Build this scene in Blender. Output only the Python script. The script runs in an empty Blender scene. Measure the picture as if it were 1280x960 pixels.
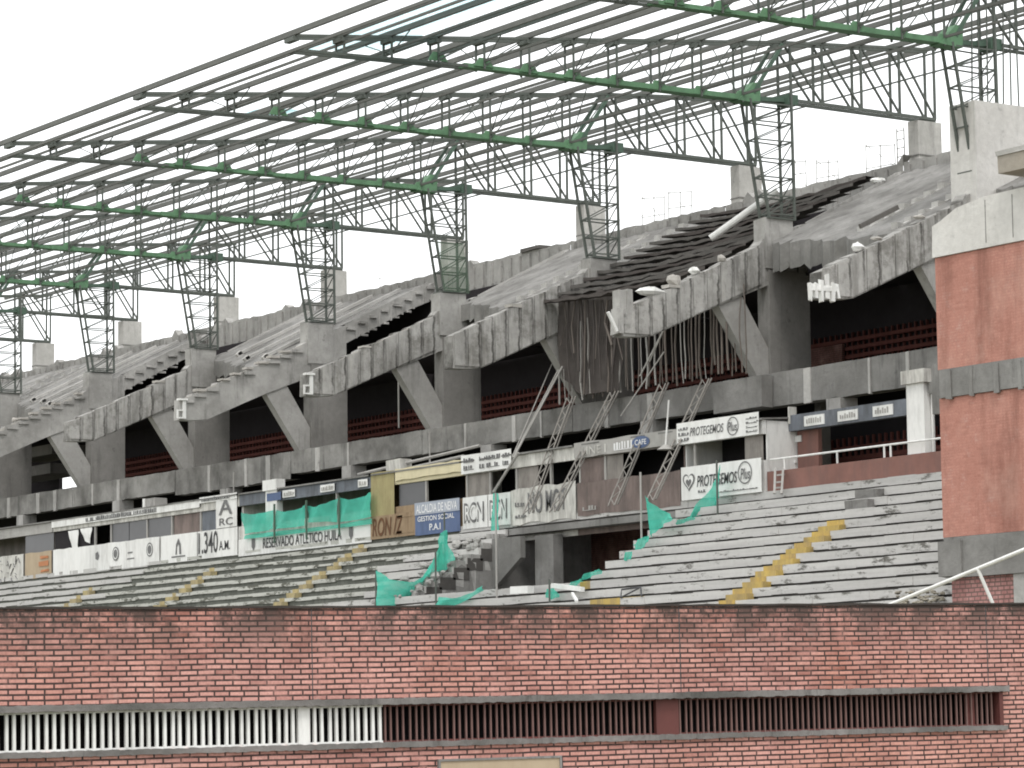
import bpy, math, random
from mathutils import Vector, Matrix
random.seed(7)
C = bpy.context.scene
col = C.collection
# ------------------------------------------------------------------ camera
F = 4000.0
FW = Vector((-0.82594835, 0.55281545, 0.11047356))
RT = Vector((0.55507632, 0.83171363, -0.0119465))
UP = Vector((0.09848657, -0.05145406, 0.99380726))
CZ = 1.7                                   # eye height
cam = bpy.data.cameras.new('camera')
cam.sensor_width = 36.0; cam.lens = 36.0 * F / 1280.0
cam.clip_start = 0.5; cam.clip_end = 3000
co = bpy.data.objects.new('camera', cam); col.objects.link(co)
co.matrix_world = Matrix(((RT.x, UP.x, -FW.x, 0), (RT.y, UP.y, -FW.y, 0), (RT.z, UP.z, -FW.z, CZ), (0, 0, 0, 1)))
C.camera = co
# ------------------------------------------------------------------ light
SUN_EL, SUN_AZ = math.radians(58), math.radians(150)
w = bpy.data.worlds.new('World'); C.world = w; w.use_nodes = True
nt = w.node_tree; nt.nodes.clear()
sky = nt.nodes.new('ShaderNodeTexSky'); sky.sky_type = 'NISHITA'; sky.sun_disc = False
sky.sun_elevation = SUN_EL; sky.sun_rotation = SUN_AZ
mx = nt.nodes.new('ShaderNodeMix'); mx.data_type = 'RGBA'; mx.inputs[0].default_value = 0.9
mx.inputs[7].default_value = (11.0, 11.05, 11.0, 1)
bg = nt.nodes.new('ShaderNodeBackground'); bg.inputs[1].default_value = 0.1
wo = nt.nodes.new('ShaderNodeOutputWorld')
nt.links.new(sky.outputs[0], mx.inputs[6]); nt.links.new(mx.outputs[2], bg.inputs[0]); nt.links.new(bg.outputs[0], wo.inputs[0])
sd = bpy.data.lights.new('sun', 'SUN'); sd.energy = 1.0; sd.angle = math.radians(14); sd.color = (1, .97, .93)
so = bpy.data.objects.new('sun', sd); col.objects.link(so)
sdir = Vector((math.cos(SUN_EL) * math.sin(math.radians(125)), math.cos(SUN_EL) * math.cos(math.radians(125)), math.sin(SUN_EL)))
so.rotation_euler = sdir.to_track_quat('Z', 'Y').to_euler()
sky.sun_rotation = math.radians(125)
C.view_settings.view_transform = 'Standard'; C.view_settings.look = 'None'
C.view_settings.gamma = 1.0; C.view_settings.use_curve_mapping = False
C.view_settings.exposure = 0.75
C.cycles.filter_width = 1.9
# ------------------------------------------------------------------ picking helpers
def ray(u, v):
    return FW + RT * ((u - 640) / F) + UP * ((480 - v) / F)
def on_y(u, v, Y):
    d = ray(u, v); return d * (Y / d.y) + Vector((0, 0, CZ))
def on_x(u, v, X):
    d = ray(u, v); return d * (X / d.x) + Vector((0, 0, CZ))
TRD, RIS, TY0, TZ0 = 0.56, 0.34, 62.0, 7.6 + CZ
def on_terrace(u, v):
    d = ray(u, v); s = RIS / TRD
    t = (TZ0 - CZ - s * TY0) / (d.z - s * d.y)
    return d * t + Vector((0, 0, CZ))
def XF(n): return -72.4 - 10 * n
# ------------------------------------------------------------------ mesh helpers
class MB:
    def __init__(s): s.v = []; s.f = []
    def poly(s, pts, faces):
        n = len(s.v); s.v += [tuple(p) for p in pts]; s.f += [tuple(n + i for i in f) for f in faces]
    def box(s, a, b, jit=0.0):
        x0, y0, z0 = a; x1, y1, z1 = b
        P = [(x0, y0, z0), (x1, y0, z0), (x1, y1, z0), (x0, y1, z0), (x0, y0, z1), (x1, y0, z1), (x1, y1, z1), (x0, y1, z1)]
        if jit: P = [tuple(c + random.uniform(-jit, jit) for c in p) for p in P]
        s.poly(P, [(0, 3, 2, 1), (4, 5, 6, 7), (0, 1, 5, 4), (1, 2, 6, 5), (2, 3, 7, 6), (3, 0, 4, 7)])
        return s
    def beam(s, p, q, w, h=None, up=(0, 0, 1)):
        h = h or w; p = Vector(p); q = Vector(q); d = q - p
        if d.length < 1e-6: return s
        d.normalize(); u = Vector(up)
        if abs(d.dot(u)) > .97: u = Vector((0, 1, 0)) if abs(d.y) < .9 else Vector((1, 0, 0))
        a = d.cross(u).normalized() * (w / 2); b = a.cross(d).normalized() * (h / 2)
        P = [p - a - b, p + a - b, p + a + b, p - a + b, q - a - b, q + a - b, q + a + b, q - a + b]
        s.poly(P, [(0, 3, 2, 1), (4, 5, 6, 7), (0, 1, 5, 4), (1, 2, 6, 5), (2, 3, 7, 6), (3, 0, 4, 7)])
        return s
    def tube(s, pts, r, n=6):
        pts = [Vector(p) for p in pts]; rings = []; base = len(s.v)
        for i, p in enumerate(pts):
            d = (pts[min(i + 1, len(pts) - 1)] - pts[max(i - 1, 0)]).normalized()
            u = Vector((0, 0, 1)) if abs(d.z) < .95 else Vector((1, 0, 0))
            a = d.cross(u).normalized(); b = a.cross(d)
            for k in range(n):
                t = 2 * math.pi * k / n; s.v.append(tuple(p + a * math.cos(t) * r + b * math.sin(t) * r))
        for i in range(len(pts) - 1):
            for k in range(n):
                k2 = (k + 1) % n
                s.f.append((base + i * n + k, base + i * n + k2, base + (i + 1) * n + k2, base + (i + 1) * n + k))
        s.f.append(tuple(base + k for k in range(n))[::-1]); m = base + (len(pts) - 1) * n
        s.f.append(tuple(m + k for k in range(n)))
        return s
    def prism(s, poly, x0, x1, axis='x'):
        # poly: (y,z) for axis x ; (x,z) for axis y
        n = len(poly)
        if axis == 'x': A = [(x0, y, z) for y, z in poly]; B = [(x1, y, z) for y, z in poly]
        elif axis == 'y': A = [(x, x0, z) for x, z in poly]; B = [(x, x1, z) for x, z in poly]
        else: A = [(x, y, x0) for x, y in poly]; B = [(x, y, x1) for x, y in poly]
        s.poly(A + B, [tuple(range(n))[::-1], tuple(range(n, 2 * n))] + [(i, (i + 1) % n, n + (i + 1) % n, n + i) for i in range(n)])
        return s
    def grid(s, rows):
        n = len(s.v); w_ = len(rows[0])
        for r in rows: s.v += [tuple(p) for p in r]
        for i in range(len(rows) - 1):
            for j in range(w_ - 1):
                a = n + i * w_ + j; s.f.append((a, a + 1, a + w_ + 1, a + w_))
        return s
    def rock(s, c, r, sq=(1, 1, 1), seed=None):
        g = random.Random(seed) if seed is not None else random
        n, m = 6, 4; base = len(s.v); P = []
        for i in range(m + 1):
            th = math.pi * i / m
            for k in range(n):
                ph = 2 * math.pi * k / n; rr = r * g.uniform(.75, 1.15)
                P.append((c[0] + rr * sq[0] * math.sin(th) * math.cos(ph), c[1] + rr * sq[1] * math.sin(th) * math.sin(ph), c[2] + rr * sq[2] * math.cos(th)))
        fs = []
        for i in range(m):
            for k in range(n):
                k2 = (k + 1) % n; fs.append((i * n + k, (i + 1) * n + k, (i + 1) * n + k2, i * n + k2))
        s.poly(P, fs); return s
    def build(s, name, mat, parent=None, smooth=False, recalc=True):
        me = bpy.data.meshes.new(name); me.from_pydata(s.v, [], s.f); me.update()
        if recalc:
            import bmesh
            bm = bmesh.new(); bm.from_mesh(me); bmesh.ops.recalc_face_normals(bm, faces=bm.faces); bm.to_mesh(me); bm.free()
        if smooth:
            for p in me.polygons: p.use_smooth = True
        me.materials.append(mat)
        o = bpy.data.objects.new(name, me); col.objects.link(o)
        if parent is not None:
            o.parent = parent; o.matrix_parent_inverse = parent.matrix_world.inverted() if not parent.get('_local') else Matrix()
        return o
def tag(o, label, cat, group=None):
    o['label'] = label; o['category'] = cat
    if group: o['group'] = group
    return o
def thing(name, label, cat, loc=(0, 0, 0), group=None):
    o = bpy.data.objects.new(name, None); col.objects.link(o); o.location = loc
    o.matrix_world = Matrix.Translation(loc); o.empty_display_size = .3
    return tag(o, label, cat, group)
def struct(o):
    o['kind'] = 'structure'; return o
# ------------------------------------------------------------------ materials
def newmat(name, rough=.85, spec=.3):
    m = bpy.data.materials.new(name); m.use_nodes = True
    t = m.node_tree; b = t.nodes['Principled BSDF']; b.inputs['Roughness'].default_value = rough
    b.inputs['Specular IOR Level'].default_value = spec
    return m, t, b
def N(t, k, **kw):
    n = t.nodes.new(k)
    for a, v in kw.items(): setattr(n, a, v)
    return n
def noise(t, vec, scale, detail=5, rough=.6, dist=0):
    n = N(t, 'ShaderNodeTexNoise'); n.inputs['Scale'].default_value = scale; n.inputs['Detail'].default_value = detail
    n.inputs['Roughness'].default_value = rough; n.inputs['Distortion'].default_value = dist
    t.links.new(vec, n.inputs['Vector']); return n.outputs['Fac']
def ramp(t, fac, stops):
    r = N(t, 'ShaderNodeValToRGB'); e = r.color_ramp.elements
    while len(e) < len(stops): e.new(.5)
    for i, (p, c) in enumerate(stops):
        e[i].position = p; e[i].color = (c, c, c, 1) if isinstance(c, (int, float)) else (*c, 1)
    t.links.new(fac, r.inputs[0]); return r.outputs[0]
def mixc(t, fac, a, b, mode='MIX'):
    m = N(t, 'ShaderNodeMix'); m.data_type = 'RGBA'; m.blend_type = mode
    for sock, v in ((m.inputs[0], fac), (m.inputs[6], a), (m.inputs[7], b)):
        if hasattr(v, 'is_linked') or isinstance(v, bpy.types.NodeSocket): t.links.new(v, sock)
        elif isinstance(v, (int, float)): sock.default_value = v
        else: sock.default_value = (*v, 1)
    return m.outputs[2]
def pos(t, scale=(1, 1, 1), obj=False):
    if obj: src = N(t, 'ShaderNodeTexCoord').outputs['Object']
    else: src = N(t, 'ShaderNodeNewGeometry').outputs['Position']
    mp = N(t, 'ShaderNodeMapping'); mp.inputs['Scale'].default_value = scale
    t.links.new(src, mp.inputs['Vector']); return mp.outputs[0]
def bump(t, b, h, strength=.4, dist=.03):
    n = N(t, 'ShaderNodeBump'); n.inputs['Strength'].default_value = strength; n.inputs['Distance'].default_value = dist
    t.links.new(h, n.inputs['Height']); t.links.new(n.outputs[0], b.inputs['Normal'])
def concrete(name, base, dark, stain=.55, streak=.6, warm=(1, .98, .94)):
    m, t, b = newmat(name, .95, .1)
    p = pos(t)
    big = ramp(t, noise(t, p, .55, 6, .65), [(.35, 0), (.65, 1)])
    st = ramp(t, noise(t, pos(t, (1.7, 1.7, .22)), 1.0, 7, .75), [(.54, 0), (.7, 1)])
    fine = noise(t, p, 5, 8, .7)
    c0 = mixc(t, fine, tuple(base * .72 * k for k in warm), tuple(base * 1.22 * k for k in warm))
    c1 = mixc(t, ramp(t, big, [(0, stain), (1, 0)]), c0, tuple(dark * k for k in (1, .97, .9)))
    c2 = mixc(t, ramp(t, st, [(0, 0), (1, streak)]), c1, tuple(dark * .55 * k for k in (1, .98, .93)))
    spots = ramp(t, noise(t, p, 2.3, 7, .75), [(.6, 0), (.7, 1)])
    c3 = mixc(t, ramp(t, spots, [(0, 0), (1, .5)]), c2, tuple(dark * .5 * k for k in (1, .98, .93)))
    t.links.new(c3, b.inputs['Base Color']); bump(t, b, fine, .5, .05)
    return m
def plain(name, rgb, rough=.8, var=.25, scale=3, dirt=0.0, dirtc=(.06, .055, .05), metal=0, spec=.25):
    m, t, b = newmat(name, rough, spec); p = pos(t)
    n = noise(t, p, scale, 6, .65)
    c = mixc(t, n, tuple(k * (1 - var) for k in rgb), tuple(min(1, k * (1 + var)) for k in rgb))
    if dirt:
        d = ramp(t, noise(t, pos(t, (1.6, 1.6, .35)), 1.7, 7, .72), [(.5 - .1 * dirt, 0), (.72, 1)])
        c = mixc(t, ramp(t, d, [(0, 0), (1, min(1, dirt))]), c, dirtc)
    t.links.new(c, b.inputs['Base Color']); b.inputs['Metallic'].default_value = metal
    return m
M = {}
M['conc'] = concrete('weathered_concrete', .45, .15, .6, .75)
M['pale'] = concrete('pale_concrete', .66, .42, .4, .3)
M['screed'] = concrete('rough_screed', .30, .10, .75, .5)
M['conc_beam'] = concrete('beam_concrete', .31, .09, .8, .75, (1, .98, .93))
M['conc_light'] = concrete('bare_concrete', .52, .24, .45, .45)
M['conc_stain'] = concrete('stained_concrete', .50, .16, .45, .8)
M['conc_dark'] = concrete('grimy_concrete', .27, .10, .6, .6)
def ribmat():
    m = concrete('jointed_concrete', .47, .16, .55, .7); t = m.node_tree; b = t.nodes['Principled BSDF']
    old = b.inputs['Base Color'].links[0].from_socket
    sp = N(t, 'ShaderNodeSeparateXYZ'); t.links.new(N(t, 'ShaderNodeNewGeometry').outputs['Position'], sp.inputs[0])
    wv = noise(t, pos(t, (.3, .8, 1.5)), 1.6, 4, .6)
    def mth(op, a, bv):
        n = N(t, 'ShaderNodeMath', operation=op)
        for i, x in enumerate((a, bv)):
            if isinstance(x, (int, float)): n.inputs[i].default_value = x
            else: t.links.new(x, n.inputs[i])
        return n.outputs[0]
    y = mth('ADD', sp.outputs['Y'], mth('MULTIPLY', wv, .22))
    f = mth('FRACT', mth('DIVIDE', mth('SUBTRACT', y, 59.28), .56), 0)
    j = ramp(t, f, [(0, 1), (.10, .75), (.17, 0), (.93, 0), (1, 1)])
    brk = ramp(t, noise(t, pos(t, (.5, 1.2, .5)), 1.3, 5, .7), [(.36, 0), (.56, .9)])
    k = mth('MULTIPLY', j, brk)
    dr = ramp(t, noise(t, pos(t, (.4, 2.6, .4)), 1.0, 6, .7), [(.5, 0), (.64, .45)])
    old = mixc(t, dr, old, (.10, .095, .085))
    lt = ramp(t, noise(t, pos(t, (.4, 3.1, .3)), 1.0, 4, .6), [(.56, 0), (.7, .25)])
    bl = ramp(t, noise(t, pos(t, (.8, .8, .9)), 1.2, 7, .75), [(.5, 0), (.62, .6)])
    old = mixc(t, bl, old, (.12, .115, .10))
    old = mixc(t, lt, old, (.62, .60, .56))
    t.links.new(mixc(t, k, old, (.05, .047, .042)), b.inputs['Base Color']); return m
M['conc_rib'] = ribmat()
M['conc_column'] = concrete('column_concrete', .27, .14, .5, .5, (1, .97, .92))  # base darkened to carry the gallery's shade on the columns
M['conc_strut'] = concrete('strut_concrete', .40, .2, .5, .4, (1, .98, .94))
M['soffit'] = plain('dark_soffit', (.032, .028, .031), .95, .4, 2)  # near-black base paints gallery shade onto ceilings, deck undersides and rear wall
M['steel'] = plain('roof_steel', (.10, .112, .10), .6, .3, 4)
M['purlin'] = plain('purlin_steel', (.115, .118, .108), .6, .35, 2.5)
M['green'] = plain('green_steel', (.115, .23, .13), .6, .3, 3, .4, (.06, .085, .065))
M['green_dark'] = plain('dull_green_steel', (.075, .12, .09), .6, .35, 3)
M['white'] = plain('white_paint', (.74, .74, .72), .7, .08, 3, .45, (.28, .27, .25))
M['white_clean'] = plain('white_plastic', (.76, .76, .74), .65, .07, 2, .4, (.42, .41, .38))
M['dirty_white'] = plain('dirty_white_board', (.62, .61, .57), .8, .15, 2.5, .85, (.16, .15, .135))
M['ink'] = plain('black_lettering', (.07, .07, .072), .8, .3)
M['ink_soft'] = plain('faded_lettering', (.16, .16, .16), .8, .3)
M['winter'] = plain('white_lettering', (.72, .72, .72), .7, .1)
M['brownboard'] = plain('brown_board', (.30, .22, .14), .85, .25, 2, .5, (.12, .07, .04))
M['olive'] = plain('olive_paint', (.33, .29, .15), .85, .25, 2.5, .6, (.16, .11, .06))
M['cream'] = plain('cream_paint', (.62, .56, .38), .85, .12, 2, .3, (.25, .22, .14))
M['blue'] = plain('blue_board', (.10, .14, .25), .7, .2, 2, .3, (.04, .05, .08))
M['bluegrey'] = plain('blue_grey_fascia', (.16, .175, .20), .85, .25, 2, .8, (.07, .07, .07))
M['greyboard'] = plain('grey_board', (.26, .24, .22), .9, .3, 1.8, .7, (.08, .07, .065))
M['redboard'] = plain('reddish_board', (.21, .165, .15), .9, .35, 1.2, .9, (.085, .075, .07))
M['glassdark'] = plain('dusty_window', (.06, .06, .065), .35, .4, 1.2, spec=.5)
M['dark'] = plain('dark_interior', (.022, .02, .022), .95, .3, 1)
M['rope'] = plain('rusty_rod', (.15, .13, .115), .8, .3, 5)
M['galv'] = plain('grey_metal', (.36, .35, .33), .6, .25, 4, .3, (.12, .10, .09))
M['barred'] = plain('faded_maroon_bars', (.17, .10, .09), .6, .3, 3)
M['lintel'] = concrete('grimy_lintel', .25, .08, .8, .7, (1, .94, .91))
M['maroon'] = plain('maroon_bars', (.12, .043, .038), .6, .25, 3, .3, (.06, .03, .03))
M['tan'] = plain('tan_panel', (.42, .34, .24), .85, .15, 2, .4, (.28, .2, .13))
M['orange'] = plain('orange_mark', (.45, .2, .1), .85, .2)
M['rubble'] = plain('rubble', (.42, .40, .37), .95, .35, 3)
M['slat'] = plain('blackened_tread', (.12, .113, .105), .95, .5, 1.7, .3, (.03, .03, .03))
M['rust'] = plain('rusty_sheet', (.085, .075, .07), .95, .5, 2)
M['yellow'] = plain('worn_yellow_paint', (.50, .36, .11), .85, .25, 6, .95, (.24, .19, .12))

def brickmat(name, c1, c2, mortar, roww, rowh, swap, msize=.008, grime=.5, obj=True, grimez=None, bumps=.6, scale_noise=.5):
    m, t, b = newmat(name, .9, .15)
    src = N(t, 'ShaderNodeTexCoord').outputs['Object'] if obj else N(t, 'ShaderNodeNewGeometry').outputs['Position']
    sep = N(t, 'ShaderNodeSeparateXYZ'); t.links.new(src, sep.inputs[0])
    cmb = N(t, 'ShaderNodeCombineXYZ'); t.links.new(sep.outputs['X' if swap == 'x' else 'Y'], cmb.inputs[0]); t.links.new(sep.outputs['Z'], cmb.inputs[1])
    # wobble the courses a little
    wob = N(t, 'ShaderNodeTexNoise'); wob.inputs['Scale'].default_value = 1.1; t.links.new(src, wob.inputs['Vector'])
    ad = N(t, 'ShaderNodeMix'); ad.data_type = 'RGBA'; ad.blend_type = 'LINEAR_LIGHT'; ad.inputs[0].default_value = .012
    t.links.new(cmb.outputs[0], ad.inputs[6]); t.links.new(wob.outputs['Color'], ad.inputs[7])
    br = N(t, 'ShaderNodeTexBrick'); br.offset = .5; br.offset_frequency = 2; br.squash = .86; br.squash_frequency = 5
    br.inputs['Scale'].default_value = 1; br.inputs['Brick Width'].default_value = roww; br.inputs['Row Height'].default_value = rowh
    br.inputs['Mortar Size'].default_value = msize; br.inputs['Mortar Smooth'].default_value = .25; br.inputs['Bias'].default_value = 0
    br.inputs['Color1'].default_value = (0, 0, 0, 1); br.inputs['Color2'].default_value = (1, 1, 1, 1); br.inputs['Mortar'].default_value = (.5, .5, .5, 1)
    t.links.new(ad.outputs[2], br.inputs['Vector'])
    c = mixc(t, ramp(t, br.outputs['Color'], [(0, .1), (.15, .45), (1, 1)]), c1, c2)
    warmp = ramp(t, noise(t, src, .33, 4, .6), [(.45, 0), (.62, .6)])
    c = mixc(t, warmp, c, mixc(t, br.outputs['Color'], (.34, .115, .06), (.60, .26, .165))) if grimez else c
    patch = ramp(t, noise(t, src, scale_noise, 5, .6), [(.3, 0), (.7, 1)])
    c = mixc(t, patch, c, mixc(t, .55, c, tuple(min(1, k * 1.35 + .06) for k in c2)))
    fine = noise(t, src, 28, 6, .7)
    c = mixc(t, ramp(t, fine, [(.3, .45), (.7, 0)]), c, tuple(k * .45 for k in c1))
    eff = ramp(t, noise(t, src, 2.6, 6, .75), [(.56, 0), (.72, .45)])
    c = mixc(t, eff, c, (.52, .40, .36))
    mv = ramp(t, noise(t, src, 3.1, 5, .7), [(.5, 0), (.78, 1)])
    c = mixc(t, br.outputs['Fac'], c, mixc(t, mv, mortar, tuple(min(1, k * .55 + .015) for k in c2) if grimez else mortar))
    g = noise(t, src, 1.4, 7, .75)
    gf = ramp(t, g, [(.5, 0), (.66, grime)])
    if not obj:
        drip = ramp(t, noise(t, pos(t, (1.3, 1.3, .14)), 1.0, 6, .7), [(.5, 0), (.68, .55)]); c = mixc(t, drip, c, tuple(k * .5 for k in c1))
        pale = ramp(t, noise(t, pos(t, (.5, .5, .35)), 1.0, 6, .7), [(.5, 0), (.7, .5)]); c = mixc(t, pale, c, (.52, .33, .27))
    if grimez:
        mr = N(t, 'ShaderNodeMapRange'); mr.inputs[1].default_value = grimez[0]; mr.inputs[2].default_value = grimez[1]
        t.links.new(sep.outputs['Z'], mr.inputs[0])
        mul = N(t, 'ShaderNodeMath', operation='MULTIPLY'); t.links.new(mr.outputs[0], mul.inputs[0])
        g2 = ramp(t, noise(t, src, 1.0, 7, .78), [(.42, 0), (.53, .95)])
        t.links.new(g2, mul.inputs[1])
        c = mixc(t, mul.outputs[0], c, (.055, .045, .04))
    c = mixc(t, gf, c, tuple(k * .3 for k in c1))
    t.links.new(c, b.inputs['Base Color'])
    hm = mixc(t, .12, ramp(t, br.outputs['Fac'], [(0, 1), (1, 0)]), fine)
    bump(t, b, hm, bumps, .02)
    return m
M['brick'] = brickmat('red_brick', (.28, .11, .09), (.64, .345, .30), (.065, .045, .042), .235, .0665, 'x', .0135, .3, True, (2.75, 3.4))
M['brick_end'] = brickmat('weathered_red_brick', (.35, .155, .12), (.46, .225, .175), (.40, .19, .15), .26, .075, 'x', .008, .22, False, None, .25, .35)
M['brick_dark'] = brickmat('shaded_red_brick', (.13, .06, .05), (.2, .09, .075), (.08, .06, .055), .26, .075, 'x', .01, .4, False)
M['brick_base'] = brickmat('purple_brick', (.30, .13, .12), (.42, .22, .20), (.16, .11, .1), .22, .11, 'x', .02, .2, False)
M['parapet'] = plain('brown_red_parapet', (.23, .12, .10), .9, .25, 1.6, .5, (.12, .09, .085))
# teal shade net
def netmat():
    m, t, b = newmat('teal_shade_net', .75, .2)
    n = noise(t, pos(t), 2.2, 5, .6)
    c = mixc(t, n, (.07, .52, .38), (.14, .74, .58)); t.links.new(c, b.inputs['Base Color'])
    tr = N(t, 'ShaderNodeBsdfTranslucent'); t.links.new(c, tr.inputs['Color'])
    mxs = N(t, 'ShaderNodeMixShader'); mxs.inputs[0].default_value = .35
    out = [x for x in t.nodes if x.type == 'OUTPUT_MATERIAL'][0]
    t.links.new(b.outputs[0], mxs.inputs[1]); t.links.new(tr.outputs[0], mxs.inputs[2])
    tp = N(t, 'ShaderNodeBsdfTransparent'); m2 = N(t, 'ShaderNodeMixShader'); t.links.new(ramp(t, noise(t, pos(t), 1.4, 4, .6), [(.35, .12), (.7, .28)]), m2.inputs[0])
    t.links.new(mxs.outputs[0], m2.inputs[1]); t.links.new(tp.outputs[0], m2.inputs[2]); t.links.new(m2.outputs[0], out.inputs['Surface'])
    return m
M['net'] = netmat()
def sheetmat(name, rgb, alpha):
    m, t, b = newmat(name, .4, .3); b.inputs['Base Color'].default_value = (*rgb, 1)
    tp = N(t, 'ShaderNodeBsdfTransparent'); tr = N(t, 'ShaderNodeBsdfTranslucent'); tr.inputs['Color'].default_value = (*rgb, 1)
    a = N(t, 'ShaderNodeMixShader'); a.inputs[0].default_value = .6; t.links.new(b.outputs[0], a.inputs[1]); t.links.new(tr.outputs[0], a.inputs[2])
    c = N(t, 'ShaderNodeMixShader'); c.inputs[0].default_value = alpha; t.links.new(tp.outputs[0], c.inputs[1]); t.links.new(a.outputs[0], c.inputs[2])
    out = [x for x in t.nodes if x.type == 'OUTPUT_MATERIAL'][0]; t.links.new(c.outputs[0], out.inputs['Surface'])
    return m
M['cyan'] = sheetmat('pale_blue_roof_sheet', (.62, .88, .92), .75)
M['greenmesh'] = sheetmat('green_debris_mesh', (.16, .26, .17), .4)
# white worn terrace paint
def terrmat(name, base, worn, thr):
    m, t, b = newmat(name, .85, .15)
    n = noise(t, pos(t, (.7, 1.2, 2.2)), 1.6, 7, .75)
    chips = ramp(t, n, [(thr, 0), (thr + .07, 1)])
    f = noise(t, pos(t), 6, 6, .7)
    c0 = mixc(t, f, tuple(k * .82 for k in base), tuple(min(1, k * 1.1) for k in base))
    long = ramp(t, noise(t, pos(t, (.12, 1, 3.5)), 1.3, 5, .6), [(.4, 0), (.7, .45)])
    c0 = mixc(t, long, c0, tuple(k * .55 for k in base))
    c = mixc(t, chips, c0, worn); t.links.new(c, b.inputs['Base Color']); bump(t, b, f, .4, .03)
    return m
M['terr'] = terrmat('worn_white_terrace', (.56, .55, .53), (.16, .155, .14), .565)
M['terr_dirty'] = terrmat('dirty_white_terrace', (.52, .52, .48), (.13, .13, .11), .52)
M['terr_tread'] = plain('row_gap_shade', (.085, .08, .075), .95, .5, 2)  # shade in the row gaps, painted in as a dark colour
M['moss_shade'] = plain('mossy_shaded_riser', (.15, .155, .135), .95, .5, 3, .5, (.05, .052, .045))  # grey-green growth, with the recess shade painted into the same colour

M['cap'] = plain('blackened_coping', (.05, .042, .038), .95, .5, 4)
# ------------------------------------------------------------------ ground
g = MB(); g.poly([(-900, -700, 0), (700, -700, 0), (700, 900, 0), (-900, 900, 0)], [(0, 1, 2, 3)])
def groundmat():
    m, t, b = newmat('dusty_ground', .95, .1)
    c = mixc(t, ramp(t, noise(t, pos(t), .08, 8, .7), [(.4, 0), (.6, 1)]), (.10, .12, .055), (.20, .175, .14))
    t.links.new(c, b.inputs['Base Color']); return m
struct(g.build('ground', groundmat(), recalc=False))

# ------------------------------------------------------------------ front brick wall
D42 = 42.0
wo_ = FW * D42 + Vector((0, 0, CZ))
dW = Vector((.0714, .9974, 0)).normalized()
tl = math.radians(.8)
nW = dW.cross(Vector((0, 0, 1))).normalized()          # points right of wall direction (toward +X = camera side)
dW2 = (dW * math.cos(tl) + Vector((0, 0, 1)) * math.sin(tl)).normalized()
upW = nW.cross(dW2).normalized()
if upW.z < 0: upW = -upW
base_c = Vector((wo_.x, wo_.y, 0))
# local axes: x along the wall (to the right), y away from the camera, z up
yW = -nW
Mw = Matrix(((dW2.x, yW.x, upW.x, base_c.x), (dW2.y, yW.y, upW.y, base_c.y), (dW2.z, yW.z, upW.z, base_c.z), (0, 0, 0, 1)))
Mwi = Mw.inverted()
def wl(u, v):
    d = ray(u, v); o = Vector((0, 0, CZ))
    t = (base_c - o).dot(yW) / d.dot(yW)
    return Mwi @ (o + d * t)
wall = bpy.data.objects.new('brick_wall', None); col.objects.link(wall); wall.matrix_world = Mw
wall['_local'] = 1
tag(wall, 'long weathered red brick boundary wall across the foreground with a barred ventilation slot', 'wall')
zt = wl(640, 759).z
x0, x1 = -13.0, 13.0
ox0, ox1 = wl(-150, 905).x, wl(1251, 885).x
zo0, zo1 = wl(640, 924).z, wl(640, 877).z
THK = .25
def wpart(mb, name, mat, parent=None, **k):
    o = mb.build(name, mat, None, **k); o.parent = parent or wall
    return o
m = MB()
m.box((x0, 0, -.6), (x1, THK, zo0)); m.box((x0, 0, zo1), (x1, THK, zt)); m.box((x0, 0, zo0), (ox0, THK, zo1)); m.box((ox1, 0, zo0), (x1, THK, zo1))
wpart(m, 'masonry', M['brick'])
def ragged(xa, xb, za, zb, ya, yb, st=.12, j=.012):
    mb = MB(); n = int((xb - xa) / st); rows = [[], [], [], []]
    for i in range(n + 1):
        x = xa + (xb - xa) * i / n
        a = za + random.uniform(-j, j); b_ = zb + random.uniform(-j, j); y = ya + random.uniform(-j, j) * .5
        rows[0].append((x, yb, a)); rows[1].append((x, y, a)); rows[2].append((x, y, b_)); rows[3].append((x, yb, b_))
    mb.grid(rows); return mb
wpart(ragged(x0, x1, zt, zt + .03, -.02, THK + .03, .3, .006), 'coping', M['cap'])
wpart(ragged(ox0 - .1, ox1 + .12, zo1 - .005, zo1 + .075, -.07, .2, .05, .008), 'lintel', M['lintel'])
wpart(ragged(ox0 - .1, ox1 + .08, zo0 - .065, zo0 + .005, -.045, .2, .05, .007), 'sill', M['lintel'])
m = MB(); m.box((ox1 - .035, -.02, zo0), (ox1 + .03, .22, zo1)); wpart(m, 'opening_frame', M['maroon'])
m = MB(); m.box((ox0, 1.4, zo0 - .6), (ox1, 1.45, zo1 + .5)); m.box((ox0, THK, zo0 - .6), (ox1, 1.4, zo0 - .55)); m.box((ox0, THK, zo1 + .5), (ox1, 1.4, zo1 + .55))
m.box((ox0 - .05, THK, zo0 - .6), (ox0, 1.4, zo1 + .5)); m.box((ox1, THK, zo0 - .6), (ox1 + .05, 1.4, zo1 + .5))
wpart(m, 'dark_room', M['dark'])
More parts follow.
